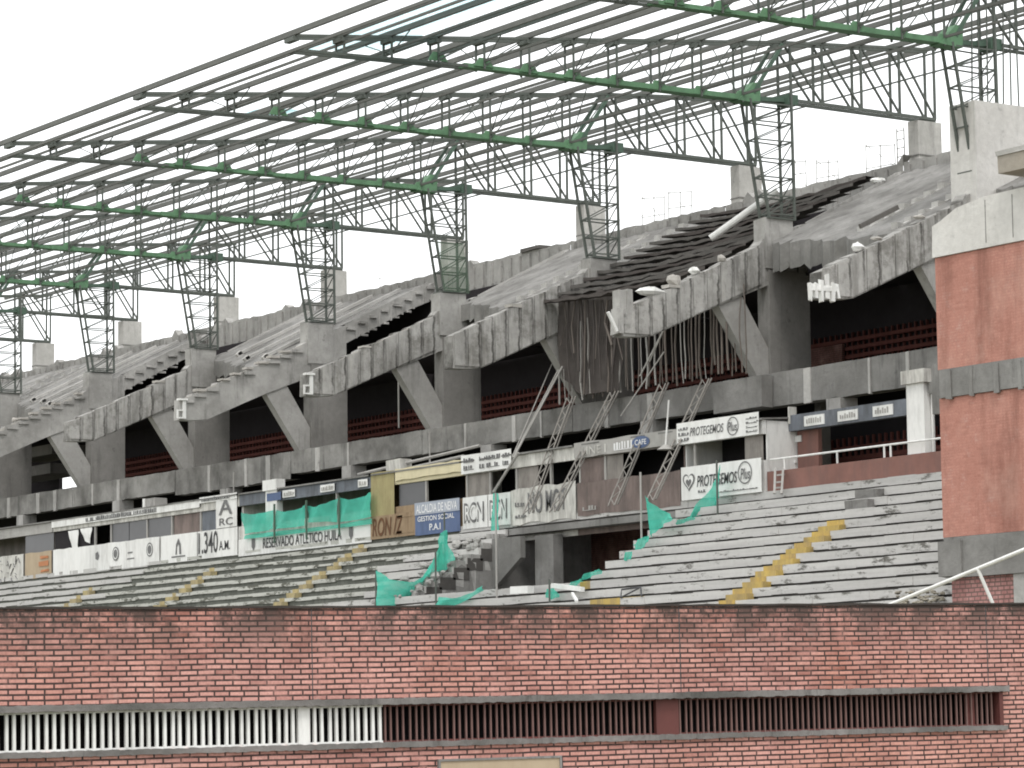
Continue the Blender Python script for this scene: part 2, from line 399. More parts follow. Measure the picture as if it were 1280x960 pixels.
# vertical expansion joints
for u in (390, 850, 1234):
    xx = wl(u, 820).x; mb = MB(); mb.box((xx - .006, -.004, zo1 + .08), (xx + .006, .01, zt - .005)); wpart(mb, 'expansion_joint', M['ink'])
xs = wl(480, 900).x
white_grille = bpy.data.objects.new('white_grille', None); col.objects.link(white_grille); white_grille.parent = wall
white_grille['label'] = 'white painted vertical bar grille'
k = 0
xb = xs - .03; sp = wl(470, 900).x - wl(461.0, 900).x
while xb > ox0 + .02 and k < 99:
    mb = MB(); mb.box((xb - .019, .03, zo0), (xb + .018, .075, zo1)); o = wpart(mb, 'bar', M['white'], white_grille); o.rotation_euler.y = random.uniform(-.006, .006); xb -= sp; k += 1
mb = MB(); mb.box((ox0, .035, zo1 - .03), (xs, .07, zo1 - .001)); mb.box((ox0, .035, zo0 + .001), (xs, .07, zo0 + .03)); wpart(mb, 'rail', M['white'], white_grille)
mb = MB(); xx = wl(381, 900).x; mb.box((xx - .08, .02, zo0 + .001), (xx + .08, .08, zo1 - .001)); wpart(mb, 'bar_post', M['white'], white_grille)
pa_, pb_ = wl(822, 895).x, wl(850, 895).x
pc_ = wl(1212, 895).x
for (ga, gb, glab) in ((xs, pa_, 'faded maroon bar grille left of the solid panel'), (pb_, ox1 - .036, 'faded maroon bar grille right of the solid panel')):
    red_grille = bpy.data.objects.new('maroon_grille', None); col.objects.link(red_grille); red_grille.parent = wall; red_grille['label'] = glab
    xb = ga + .04
    while xb < gb - .02:
        mb = MB(); mb.box((xb - .011, .05, zo0), (xb + .011, .08, zo1)); o = wpart(mb, 'bar', M['barred'], red_grille); o.rotation_euler.y = random.uniform(-.004, .004); xb += .0905
    mb = MB(); mb.box((ga, .055, zo1 - .03), (gb, .09, zo1 - .001)); mb.box((ga, .055, zo0 + .001), (gb, .09, zo0 + .025)); wpart(mb, 'rail', M['maroon'], red_grille)
mb = MB(); mb.box((pa_, .03, zo0 + .002), (pb_, .1, zo1 - .002)); wpart(mb, 'solid_panel', M['maroon'])
mb = MB(); mb.box((pc_, .085, zo0 + .002), (pc_ + .16, .12, zo1 - .002)); wpart(mb, 'solid_panel', M['maroon'])
# board low on the wall
bd = bpy.data.objects.new('notice_board', None); col.objects.link(bd); a, b_ = wl(549, 952), wl(698, 952)
bd.matrix_world = Mw @ Matrix.Translation((0, 0, 0)); tag(bd, 'pale beige board with grey frame at the foot of the brick wall', 'board')
mb = MB(); mb.box((a.x, -.03, a.z - .75), (b_.x, 0.0, a.z)); o = mb.build('board_face', M['tan']); o.parent = bd
mb = MB()
for q in ((a.x - .03, b_.x + .03, a.z, a.z + .03), (a.x - .03, b_.x + .03, a.z - .78, a.z - .75)): mb.box((q[0], -.045, q[2]), (q[1], 0, q[3]))
mb.box((a.x - .03, -.045, a.z - .75), (a.x, 0, a.z)); mb.box((b_.x, -.045, a.z - .75), (b_.x + .03, 0, a.z))
o = mb.build('board_frame', M['conc_dark']); o.parent = bd

# ------------------------------------------------------------------ lower terrace
XR, XL = -60.2, -172.0
ter = thing('seating_terrace', 'lower white painted concrete seating terrace, broken open around the tunnel mouth', 'terrace', (-110, 58, 0))
pv_tl = on_terrace(636, 664); pv_tr = on_terrace(868, 634); pv_br = on_terrace(722, 728); pv_bl = on_terrace(600, 738)
def krow(p): return (TY0 - p.y) / TRD
VXL, VXR = -92.2, -82.35
K1, K2 = 1, 8
NR = 27
def row_mesh(k, xa, xb, kind):
    clean = kind == 0
    Y = TY0 - TRD * k; Z = TZ0 - RIS * k
    n = max(2, int((xb - xa) / 1.2)); A = MB(); B = MB()
    gap = (.105, .205, .15)[kind]
    prev = xa
    for i in range(n):
        a = xa + (xb - xa) * i / n; b_ = xa + (xb - xa) * (i + 1) / n
        j = random.uniform(-.012, .012); jz = random.uniform(-.012, .012)
        g_ = gap + random.uniform(-.01, .012) + (random.random() < (.0 if clean else .12)) * .04
        A.box((a - .002, Y - .07 + j, Z - RIS + g_), (b_ + .002, Y + .02, Z + jz))
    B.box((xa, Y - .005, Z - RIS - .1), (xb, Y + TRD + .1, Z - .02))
    return A, B
for k in range(NR):
    segs = []
    if k < K1: segs = [(XL, XR)]
    elif k < K2: segs = [(XL, VXL), (VXR, XR)]
    else: segs = [(XL, XR)]
    for (a, b_) in segs:
        parts = [(a, b_)]
        XM = -96.5 + random.uniform(-1.5, 1.5); XD = -119.5 + random.uniform(-2.5, 2.5) - .45 * k
        cuts = [q for q in (XD, XM) if a + 1 < q < b_ - 1]
        ed = [a] + cuts + [b_]
        for (pa, pb) in zip(ed[:-1], ed[1:]):
            mid = (pa + pb) / 2
            kind = 0 if mid > XM else (1 if mid > XD else 2)
            A, B = row_mesh(k, pa, pb, kind)
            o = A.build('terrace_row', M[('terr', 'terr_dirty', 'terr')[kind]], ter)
            B.build('terrace_riser', M[('terr_tread', 'moss_shade', 'moss_shade')[kind]], o)
m = MB(); m.prism([(TY0 + .2, 0), (TY0 + .2, TZ0 - .3), (TY0 - TRD * (NR - 1), TZ0 - RIS * (NR - 1) - .3), (TY0 - TRD * (NR - 1), 0)], XR - .02, XR + .2); m.build('end_wall', M['conc_dark'], ter)
# tunnel mouth
m = MB(); zt0 = TZ0 - RIS * K2
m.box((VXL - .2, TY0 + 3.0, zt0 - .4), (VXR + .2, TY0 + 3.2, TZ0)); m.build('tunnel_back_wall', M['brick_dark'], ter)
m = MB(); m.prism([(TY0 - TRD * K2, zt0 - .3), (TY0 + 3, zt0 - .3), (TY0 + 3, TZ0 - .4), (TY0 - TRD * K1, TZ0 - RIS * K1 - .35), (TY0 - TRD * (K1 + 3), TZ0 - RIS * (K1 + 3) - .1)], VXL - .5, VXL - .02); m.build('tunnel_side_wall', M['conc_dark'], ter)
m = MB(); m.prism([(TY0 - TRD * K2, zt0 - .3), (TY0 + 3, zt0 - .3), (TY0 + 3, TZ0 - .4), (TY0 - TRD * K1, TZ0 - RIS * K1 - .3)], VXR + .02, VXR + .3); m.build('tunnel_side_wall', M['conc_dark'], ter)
m = MB(); m.box((VXL, TY0 - TRD * K2 - .1, zt0 - .5), (VXR, TY0 + 3, zt0 - .3)); m.build('tunnel_floor', M['conc_dark'], ter)
m = MB(); m.box((VXL - .3, TY0 - .5, TZ0 - RIS - .22), (VXR + .9, TY0 + .4, TZ0 - RIS - .004)); m.build('tunnel_lintel', M['conc_dark'], ter)
# dark stair recess wall inside
pp = on_y(672, 700, TY0 - .5)
m = MB(); m.box((pp.x, TY0 - .6, zt0 - .3), (pp.x + 1.1, TY0 - .2, TZ0 - RIS * K1 - .34)); m.build('tunnel_pier', M['conc_dark'], ter)
m = MB(); m.prism([(VXL - .01, zt0 + .25), (pp.x, TZ0 - RIS * 4.2), (pp.x, TZ0 - RIS * 1 - .36), (VXL - .01, TZ0 - RIS * 1 - .36)], TY0 - 1.2, TY0 - 1.0, 'y'); m.build('stair_underside', M['conc_dark'], ter)
# broken concrete flank left of the tunnel
m = MB(); rg = random.Random(3)
for i in range(7):
    kk = K1 + .5 + i; m.box((VXL - 1.3 + .25 * abs(i - 3) + rg.uniform(-.3, .3), TY0 - TRD * kk - .12, TZ0 - RIS * (kk + 1) - .6), (VXL - .03, TY0 - TRD * (kk - 1.2), TZ0 - RIS * kk - .02 + rg.uniform(-.06, .08)), .05)
for i in range(60):
    kk = rg.uniform(K1 + 1, K2); m.rock((VXL - rg.uniform(-.1, 2.2), TY0 - TRD * kk - .1, TZ0 - RIS * kk + .02), rg.uniform(.06, .2), (1.4, 1, .8), i)
m.build('broken_flank', M['conc'], ter)
# aisle steps (yellow half steps)
def aisle(u0, v0, rows, wd, mat, ph=0):
    p = on_terrace(u0, v0); k0 = int(round(krow(p)))
    for i in range(rows):
        k = k0 + i; Y = TY0 - TRD * k; Z = TZ0 - RIS * k
        mb = MB(); xx = p.x + random.uniform(-.08, .08)
        mb.box((xx - wd / 2, Y - .34, Z - RIS), (xx + wd / 2, Y - .055, Z - RIS * .42), .015)
        mb.box((xx - wd / 2 + random.uniform(0, .12), Y - .09, Z - RIS * .6), (xx + wd / 2 - random.uniform(0, .25), Y - .05, Z + .014), .006)
        mb.build('aisle_step', mat, ter)
aisle(1050, 647, 13, .95, M['yellow'])
M['tanstep'] = plain('faded_yellow_paint', (.40, .33, .17), .85, .25, 4, .8, (.22, .19, .15))
aisle(456, 680, 9, .6, M['tanstep'])
aisle(272, 708, 7, .6, M['tanstep'])
aisle(117, 734, 4, .6, M['tanstep'])
m = MB(); p = on_terrace(1068, 630); kk = round(krow(p))
for i in range(2): m.box((p.x - .5 + .2 * i, TY0 - TRD * (kk - 1 + i) - .35, TZ0 - RIS * (kk + i)), (p.x + .5 + .2 * i, TY0 - TRD * (kk - 1 + i), TZ0 - RIS * (kk - 1 + i) - .03), .03)
m.build('bare_step', M['conc_dark'], ter)
# yellow painted edge at the foot of the tunnel
for (ua, ub, v) in ((742, 808, 749), (722, 735, 731)):
    a = on_terrace(ua, v); b_ = on_terrace(ub, v - .06 * (ub - ua)); k = round(krow(a)); Y = TY0 - TRD * k; Z = TZ0 - RIS * k
    m = MB(); m.box((a.x, Y - .075, Z - RIS * .7), (b_.x, Y - .03, Z + .012)); m.build('painted_edge', M['yellow'], ter)

# ------------------------------------------------------------------ press gallery at the head of the terrace
Yb = 62.0
ZB, ZP, ZW, ZF = 7.45 + CZ, 8.6 + CZ, 9.42 + CZ, 9.86 + CZ
def xs_(u): # x on the front plane, following the sill line
    return on_y(u, 712 - .113 * (u - 68) - 28, Yb).x
def text(s, xa, xb, za, zb, y, mat, parent, name='lettering', slant=0.0, thick=.012):
    cu = bpy.data.curves.new('t', 'FONT'); cu.body = s; cu.extrude = 0; cu.shear = slant; cu.offset = .012
    ob = bpy.data.objects.new('t', cu); col.objects.link(ob)
    dg = bpy.context.evaluated_depsgraph_get(); me = bpy.data.meshes.new_from_object(ob.evaluated_get(dg))
    bpy.data.objects.remove(ob); bpy.data.curves.remove(cu)
    vs = [v.co.copy() for v in me.vertices]
    if not vs: return
    ax, bx = min(v.x for v in vs), max(v.x for v in vs); az, bz = min(v.y for v in vs), max(v.y for v in vs)
    for v in me.vertices:
        v.co = Vector((xa + (v.co.x - ax) / (bx - ax) * (xb - xa), y, za + (v.co.y - az) / max(1e-6, bz - az) * (zb - za)))
    me.name = name; me.materials.clear(); me.materials.append(mat)
    o = bpy.data.objects.new(name, me); col.objects.link(o)
    o.parent = parent; o.matrix_parent_inverse = parent.matrix_world.inverted()
    return o
def board(ua, ub, za, zb, mat, name, label, cat, group=None, y=Yb - .07, th=.05, jit=0):
    a, b_ = xs_(ua), xs_(ub)
    t = thing(name, label, cat, ((a + b_) / 2, y, za), group)
    n = max(2, int((b_ - a) / .5)); mb = MB(); r = [[], [], [], []]
    for i in range(n + 1):
        x = a + (b_ - a) * i / n; d = random.uniform(-.012, .012)
        r[0].append((x, y + th, za + random.uniform(-jit, jit))); r[1].append((x, y + d, r[0][-1][2])); r[2].append((x, y + d, zb + random.uniform(-jit, jit))); r[3].append((x, y + th, r[2][-1][2]))
    mb.grid(r); mb.build('board_face', mat, t)
    return t, a, b_, y - .022
def pressbox(ua, ub, label, roofm, wallm, winm, posts=(), fz=None, side=False, win=True):
    a, b_ = xs_(ua), xs_(ub)
    t = thing('press_box', label, 'press box', ((a + b_) / 2, Yb, ZB), 'press boxes along the head of the terrace')
    mb = MB(); mb.box((a + .02, Yb, ZB - .6), (b_ - .02, Yb + .12, ZP)); mb.build('front_wall', wallm, t)
    mb = MB(); mb.box((a, Yb - .02, ZW), (b_ - .012, Yb + .1, ZF)); mb.build('roof_fascia', roofm, t)
    mb = MB(); mb.prism([(Yb - .12, ZF + .002), (Yb + 2.6, ZF + .18), (Yb + 2.6, ZF + .23), (Yb - .12, ZF + .06)], a - .1, b_ + .05); mb.build('roof', M['conc_dark'], t)
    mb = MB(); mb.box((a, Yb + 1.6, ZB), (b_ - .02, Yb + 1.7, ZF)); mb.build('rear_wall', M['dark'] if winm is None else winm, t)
    for q in (a + .02, b_ - .08): 
        mb = MB(); mb.box((q, Yb + .13, ZB), (q + .06, Yb + 1.58, ZF - .01)); mb.build('side_wall', wallm, t)
    for u in posts:
        x = xs_(u); mb = MB(); mb.box((x - .05, Yb + .02, ZP), (x + .05, Yb + .1, ZW)); mb.build('window_post', M['galv'], t)
    return t, a, b_
def pane(t, ua, ub, mat, name='window_pane', y=Yb + .06):
    a, b_ = xs_(ua), xs_(ub); mb = MB(); mb.box((a + .03, y, ZP + .01), (b_ - .03, y + .02, ZW - .01)); mb.build(name, mat, t)
tA, a, b_ = pressbox(-60, 66, 'leftmost press box with tan and graffiti covered front panels', M['galv'], M['greyboard'], M['greyboard'], (-5,))
pane(tA, 30, 66, M['glassdark'])
tB, a, b_ = pressbox(67, 300, 'long white press box with round emblems and torn sheets at its window', M['dirty_white'], M['white'], M['glassdark'], (118, 138, 183, 214, 250))
pane(tB, 67, 118, M['dark']); pane(tB, 138, 160, M['glassdark']); pane(tB, 160, 213, M['glassdark']); pane(tB, 216, 249, M['redboard']); pane(tB, 251, 271, M['bluegrey'])
tC, a, b_ = pressbox(300, 466, 'open press box screened by teal netting behind a white lettered parapet', M['bluegrey'], M['dirty_white'], M['greyboard'], (345, 420))
tD, a, b_ = pressbox(466, 580, 'olive and brown painted press box with dark double window', M['cream'], M['brownboard'], M['dark'], (532,))
pane(tD, 497, 531, M['glassdark'])
tE, a, b_ = pressbox(580, 722, 'battered press box with two white logo panels and missing windows', M['dirty_white'], M['dirty_white'], M['dark'], (583, 612, 645, 688))
pane(tE, 583, 612, M['greyboard'], 'louvre_panel'); pane(tE, 646, 672, M['greyboard'], 'torn_board')
tF, a, b_ = pressbox(722, 853, 'grey brown press box with a bare plywood front under leaning joists', M['greyboard'], M['redboard'], M['dark'], (756,))
pane(tF, 724, 755, M['redboard'], 'boarded_window'); pane(tF, 757, 778, M['greyboard'], 'boarded_window')
tG, a, b_ = pressbox(853, 956, 'rightmost press box carrying two white health service signs', M['white'], M['white'], M['dark'], (868,))
pane(tG, 929, 953, M['greyboard'], 'curtain')
XG = b_
# boards and signs
t, a, b_, y = board(-30, 31, ZB, ZP, M['dirty_white'], 'graffiti_board', 'grey white board covered with scrawled graffiti at far left', 'board', jit=.02)
mb = MB()
for i in range(40):
    x = random.uniform(a + .1, b_ - .1); z = random.uniform(ZB + .1, ZP - .1); mb.beam((x, y, z), (x + random.uniform(-.3, .3), y, z + random.uniform(-.3, .3)), .004, .05, (0, 1, 0))
mb.build('graffiti', M['ink_soft'], t)
t, a, b_, y = board(33, 66, ZB, ZP, M['tan'], 'painted_board', 'tan board with faded orange marks left of the white box', 'board', jit=.02)
mb = MB()
for (fx, fz, ww, hh) in ((.6, .72, .3, .1), (.55, .42, .35, .2), (.62, .2, .3, .1)): mb.box((a + fx * (b_ - a), y, ZB + fz * (ZP - ZB)), (a + (fx + ww) * (b_ - a), y + .01, ZB + (fz + hh) * (ZP - ZB)), .02)
mb.build('orange_marks', M['orange'], t)
def disc(mb, cx, cz, r, y, n=16, r2=0):
    if r2:
        P = [(cx + r * math.cos(2 * math.pi * k / n), y, cz + r * math.sin(2 * math.pi * k / n)) for k in range(n)] + [(cx + r2 * math.cos(2 * math.pi * k / n), y, cz + r2 * math.sin(2 * math.pi * k / n)) for k in range(n)]
        mb.poly(P, [(k, (k + 1) % n, n + (k + 1) % n, n + k) for k in range(n)])
    else:
        mb.poly([(cx + r * math.cos(2 * math.pi * k / n), y, cz + r * math.sin(2 * math.pi * k / n)) for k in range(n)], [tuple(range(n))])
t, a, b_, y = board(68, 110, ZB, ZP, M['white_clean'], 'white_banner', 'blank white banner with a drooping torn top left of the emblem panels', 'banner', jit=.03)
t, a, b_, y = board(110, 160, ZB, ZP, M['white'], 'emblem_panel', 'white panel with a leaf mark and a round grey emblem', 'panel', 'emblem panels of the white press box', jit=.02)
zc = (ZB + ZP) / 2 + .08
mb = MB(); disc(mb, a + .74 * (b_ - a), zc, .3, y); disc(mb, a + .28 * (b_ - a), zc, .2, y, 5); mb.build('emblem', M['ink_soft'], t)
mb = MB(); disc(mb, a + .74 * (b_ - a), zc, .24, y - .004, 16, .19); mb.box((a + .62 * (b_ - a), y - .002, ZB + .12), (a + .88 * (b_ - a), y, ZB + .17)); mb.build('emblem_ring', M['white'], t)
t, a, b_, y = board(160, 201, ZB, ZP, M['white'], 'emblem_panel', 'white panel with one round grey emblem beside the shield panel', 'panel', 'emblem panels of the white press box', jit=.02)
mb = MB(); disc(mb, a + .72 * (b_ - a), zc, .3, y); mb.build('emblem', M['ink_soft'], t)
mb = MB(); disc(mb, a + .72 * (b_ - a), zc, .24, y - .004, 16, .19); mb.build('emblem_ring', M['white'], t)
mb = MB(); mb.box((a + .1, y, ZB + .35), (a + .75, y + .004, ZB + .4)); mb.box((a + .15, y, ZB + .6), (a + .6, y + .004, ZB + .66)); mb.build('lettering', M['ink_soft'], t)
t, a, b_, y = board(203, 248, ZB, ZP, M['white_clean'], 'emblem_panel', 'clean white panel with a pointed arch emblem over a bar', 'panel', 'emblem panels of the white press box')
cx = (a + b_) / 2; mb = MB()
mb.poly([(cx - .26, y, ZB + .32), (cx - .2, y, ZB + .75), (cx, y, ZB + .98), (cx + .2, y, ZB + .75), (cx + .26, y, ZB + .32), (cx + .08, y, ZB + .32), (cx + .06, y, ZB + .7), (cx - .02, y, ZB + .75), (cx - .12, y, ZB + .62), (cx - .14, y, ZB + .32)], [tuple(range(10))])
mb.box((cx - .6, y, ZB + .2), (cx + .6, y + .004, ZB + .26)); mb.build('emblem', M['ink_soft'], t)
t, a, b_, y = board(249, 299, ZB + .02, ZP, M['white'], 'radio_panel', 'white radio station panel lettered 1.340 A.M.', 'sign')
text('1.340', a + .1, a + 1.75, ZB + .22, ZP - .06, y, M['ink'], t); text('A.M.', a + 1.85, a + 2.75, ZB + .28, ZB + .66, y, M['ink'], t)
t, a, b_, y = board(272, 298, ZP + .03, ZF, M['white'], 'letter_column', 'white column panel with a large letter A above the radio sign', 'sign')
text('A', a + .25, b_ - .35, ZP + .55, ZF - .08, y, M['ink_soft'], t); text('RC', a + .3, b_ - .3, ZP + .12, ZP + .42, y, M['ink_soft'], t)
# fascia strip lettering (illegible strokes)
def strokes(t, a, b_, za, zb, y, mat, n, seed):
    rg = random.Random(seed); mb = MB(); x = a; mb.box((a, y + .001, za - .012), (b_, y + .003, za + .012))
    while x < b_:
        ww = rg.uniform(.05, .14)
        mb.box((x, y, za + rg.uniform(0, .03)), (x + ww, y + .004, zb - rg.uniform(0, .05))); x += ww + rg.uniform(.03, .09) + (rg.random() < .15) * .2
    mb.build('lettering', mat, t)
t, a, b_, y = board(67, 252, ZF - .27, ZF + .03, M['white'], 'fascia_strip', 'long white lettered strip along the roof edge of the white box', 'sign', y=Yb - .1)
strokes(t, xs_(110), xs_(152), ZF - .2, ZF - .02, y, M['ink_soft'], 20, 1); strokes(t, xs_(154), xs_(199), ZF - .2, ZF - .02, y, M['ink_soft'], 20, 2)
t, a, b_, y = board(252, 299, ZF - .12, ZF + .12, M['white'], 'fascia_strip', 'short white lettered strip above the letter column', 'sign', y=Yb - .1); strokes(t, a + .2, b_ - .6, ZF - .05, ZF + .08, y, M['ink_soft'], 9, 3)
# torn sheets hanging in the window
def sheet(pts_top, pts_bot, Y, mat, name, label, cat, group=None, wav=.06, nx=10, nz=8, base=None, seed=0, parent=None):
    rg = random.Random(seed)
    def interp(P, s):
        n = len(P) - 1; i = min(int(s * n), n - 1); f = s * n - i
        return (P[i][0] * (1 - f) + P[i + 1][0] * f, P[i][1] * (1 - f) + P[i + 1][1] * f)
    rows = []; ph = rg.uniform(0, 6)
    for j in range(nz + 1):
        r = []
        for i in range(nx + 1):
            s, q = i / nx, j / nz; A = interp(pts_top, s); B = interp(pts_bot, s)
            Yv = Y if not callable(Y) else Y(s, q)
            p = on_y(A[0] * (1 - q) + B[0] * q, A[1] * (1 - q) + B[1] * q, Yv)
            p.y += wav * (math.sin(9 * s + ph + 2.5 * q) + .6 * math.sin(23 * s + 5 * q + ph * 2)) + rg.uniform(-.01, .01)
            r.append(p)
        rows.append(r)
    mb = MB(); mb.grid(rows)
    o = mb.build(name, mat, parent, smooth=True, recalc=False)
    if label: tag(o, label, cat, group)
    return o
sheet([(86, 664), (97, 662)], [(90, 690), (98, 690)], Yb - .04, M['white_clean'], 'torn_sheet', 'narrow torn white sheet hanging in the left window gap', 'sheet', 'torn sheets', .03, 4, 6)
sheet([(101, 661), (114, 659)], [(105, 676), (113, 680)], Yb - .04, M['white_clean'], 'torn_sheet', 'wider torn white sheet hanging next to the dark pane', 'sheet', 'torn sheets', .03, 4, 6)
# lettered parapet of box C
t, a, b_, y = board(300, 466, ZB - .05, ZB + .62, M['white'], 'team_sign', 'long white parapet sign reading RESERVADO ATLETICO HUILA', 'sign')
text('RESERVADO ATLETICO HUILA', xs_(331), xs_(429), ZB + .16, ZB + .56, y, M['ink'], t); 
mb = MB(); 
for u in (319, 441): 
    x = xs_(u); mb.poly([(x - .14, y, ZB + .6), (x + .14, y, ZB + .6), (x + .14, y, ZB + .28), (x, y, ZB + .12), (x - .14, y, ZB + .28)], [(0, 1, 2, 3, 4)])
mb.build('crest', M['ink_soft'], t)
# white patches on the blue grey fascia
for i, (ua, ub) in enumerate(((356, 371), (403, 421), (450, 462))):
    t, a, b_, y = board(ua, ub, ZW + .08, ZW + .36, M['white'], 'fascia_patch', ['left', 'middle', 'right'][i] + ' pale lettered patch on the blue grey fascia above the teal netting', 'sign', 'patches on the left blue grey fascia', y=Yb - .09, th=.06)
    strokes(t, a + .1, b_ - .1, ZW + .15, ZW + .3, y, M['galv'], 5, 20 + i)
t, a, b_, y = board(336, 354, ZW + .02, ZW + .33, M['blue'], 'fascia_patch', 'small faded blue patch beside the white post', 'sign', y=Yb - .09, th=.06)
# white post of box C
m = MB(); pa = on_y(324, 640, 61.7); pb = on_y(338, 640, 61.7)
t = thing('white_post', 'white painted stub post with a square head left of the blue grey fascia', 'post', (pa.x, 61.7, ZB))
m.box((pa.x + .1, 61.93, ZP - .5), (pb.x + .1, 62.2, ZF)); m.build('shaft', M['white'], t)
m = MB(); m.box((pa.x, 61.85, ZF), (pb.x + .2, 62.25, ZF + .42)); m.build('head', M['white'], t)
# box D boards
t, a, b_, y = board(466, 495, ZB + .3, ZF + .1, M['olive'], 'painted_pier', 'olive painted pier with brown scrawl beside the dark double window', 'board', jit=.02)
t, a, b_, y = board(466, 522, ZB + .02, ZB + .88, M['brownboard'], 'brown_sign', 'brown painted board with large dark hand lettering', 'sign', y=Yb - .1)
text('RON /Z', a + .15, a + 2.3, ZB + .12, ZB + .8, y, plain('brown_lettering', (.13, .065, .035), .85, .2), t, slant=.15)
mb = MB(); mb.box((a + 1.7, y, ZB + .14), (b_ - .1, y + .004, ZB + .22)); mb.box((a + 1.9, y, ZB + .72), (b_ - .2, y + .004, ZB + .8)); mb.build('smear', M['brownboard'], t)
t, a, b_, y = board(522, 578, ZB - .02, ZP + .02, M['blue'], 'town_sign', 'blue and pale municipal sign with white lettering', 'sign', y=Yb - .11)
mb = MB(); mb.box((a, y - .002, ZB + .72), (b_, y + .01, ZP + .021)); mb.build('pale_band', plain('pale_blue', (.34, .37, .43), .8, .1), t)
text('ALCALDIA DE NEIVA', a + .12, b_ - .15, ZB + .78, ZP - .06, y - .008, M['winter'], t)
text('GESTION SOCIAL', a + .2, b_ - .35, ZB + .48, ZB + .66, y, M['winter'], t); text('P.A.I', a + 1.0, a + 1.75, ZB + .12, ZB + .36, y, M['winter'], t)
t, a, b_, y = board(497, 580, ZF - .3, ZF + .12, M['cream'], 'cream_fascia', 'cream painted fascia over the dark double window', 'board', y=Yb - .1, jit=.03)
# box E boards
t, a, b_, y = board(580, 643, ZW + .02, ZF + .25, M['white_clean'], 'roof_sign', 'white roof edge sign with four blocks of small dark text', 'sign', y=Yb - .12)
for i, (fa, fb) in enumerate(((.06, .27), (.38, .48), (.52, .78), (.84, .96))): strokes(t, a + fa * (b_ - a), a + fb * (b_ - a), ZW + .42, ZW + .58, y, M['ink_soft'], 5, 30 + i); strokes(t, a + fa * (b_ - a), a + fb * (b_ - a), ZW + .15, ZW + .31, y, M['ink_soft'], 5, 40 + i)
lg = 'broadcaster logo panels'
for i, (ua, ub) in enumerate(((581, 612), (613, 641))):
    t, a, b_, y = board(ua, ub, ZB + .02, ZP, M['white'], 'logo_panel', ['white panel with a bold outlined broadcaster logo left of the hanging net strip', 'white panel with a broadcaster logo half hidden by the net strip'][i], 'sign', lg, y=Yb - .1)
    text('RCN', a + .12, b_ - .2, ZB + .22, ZP - .2, y, M['ink_soft'], t, thick=.02); 
    text('RCN', a + .2, b_ - .28, ZB + .32, ZP - .3, y - .006, M['white'], t)
t, a, b_, y = board(642, 723, ZB - .02, ZP + .06, M['dirty_white'], 'torn_banner', 'dirty white banner with curled edges and bold faded letters', 'banner', y=Yb - .12, jit=.05)
text('NO MOT', xs_(664), xs_(712), ZB + .3, ZP - .1, y - .01, M['ink_soft'], t); strokes(t, a + .3, a + .9, ZB + .6, ZB + .75, y - .01, M['ink_soft'], 4, 51); strokes(t, a + .3, a + .9, ZB + .2, ZB + .32, y - .01, M['ink_soft'], 4, 52)
# box F
t, a, b_, y = board(722, 852, ZW + .03, ZF + .1, M['galv'], 'roof_sign', 'long grey roof edge sign with white letters and a blue oval', 'sign', y=Yb - .12, jit=.02)
text('LINE I', xs_(732), xs_(762), ZW + .1, ZF - .06, y, M['dirty_white'], t); strokes(t, xs_(772), xs_(795), ZW + .12, ZF - .05, y, M['winter'], 4, 61)
mb = MB(); cx = xs_(806); mb.poly([(cx + .5 * math.cos(k * .3927), y - .004, ZW + .27 + .2 * math.sin(k * .3927)) for k in range(16)], [tuple(range(16))]); mb.build('blue_oval', M['blue'], t)
text('CAFE', cx - .32, cx + .32, ZW + .18, ZW + .36, y - .01, M['winter'], t)
t, a, b_, y = board(724, 853, ZB + .02, ZP, M['redboard'], 'plywood_front', 'stained reddish grey plywood front with pale scuffs', 'board', y=Yb - .09, jit=.03)
strokes(t, xs_(731), xs_(748), ZB + .2, ZB + .36, y, M['galv'], 4, 63)
# box G signs
t, a, b_, y = board(851, 954, 9.42 + CZ, 10.12 + CZ, M['white_clean'], 'health_sign', 'white sign along the press box roof edge with slanted dark wording and lists', 'sign', 'white health signs', y=Yb - .13)
zz = 9.42 + CZ
text('PROTEGEMOS', a + .72, a + 2.5, zz + .22, zz + .5, y, M['ink_soft'], t, slant=.25); text('Plus', a + 2.72, a + 3.2, zz + .2, zz + .5, y, M['ink_soft'], t, slant=.2)
mb = MB(); disc(mb, a + 2.98, zz + .36, .3, y, 18, .265); mb.build('speech_bubble', M['ink_soft'], t)
for q in range(3): strokes(t, a + .1, a + .6, zz + .1 + .18 * q, zz + .2 + .18 * q, y, M['ink_soft'], 5, 70 + q)
for q in range(4): strokes(t, b_ - .65, b_ - .1, zz + .1 + .14 * q, zz + .16 + .14 * q, y, M['ink_soft'], 5, 75 + q)
t, a, b_, y = board(856, 956, ZB + .15, 8.67 + CZ, M['white_clean'], 'health_sign', 'white sign below the press box window with a heart emblem and speech bubble', 'sign', 'white health signs', y=Yb - .14)
zz = ZB + .15
text('PROTEGEMOS', a + .85, a + 2.95, zz + .38, zz + .74, y, M['ink'], t, slant=.2); text('Plus', a + 3.12, a + 3.62, zz + .45, zz + .8, y, M['ink_soft'], t, slant=.2)
mb = MB(); disc(mb, a + 3.35, zz + .66, .36, y, 20, .32); mb.build('speech_bubble', M['ink_soft'], t)
def heart(mb, cx, cz, s, y):
    P = []
    for k in range(24):
        q = 2 * math.pi * k / 24; P.append((cx + s * 16 * math.sin(q) ** 3 / 16, y, cz + s * (13 * math.cos(q) - 5 * math.cos(2 * q) - 2 * math.cos(3 * q) - math.cos(4 * q)) / 16))
    mb.poly(P, [tuple(range(24))])
mb = MB(); heart(mb, a + .42, zz + .6, .32, y); mb.build('heart_outline', M['ink_soft'], t)
mb = MB(); heart(mb, a + .42, zz + .6, .25, y - .004); mb.build('heart_field', M['white_clean'], t)
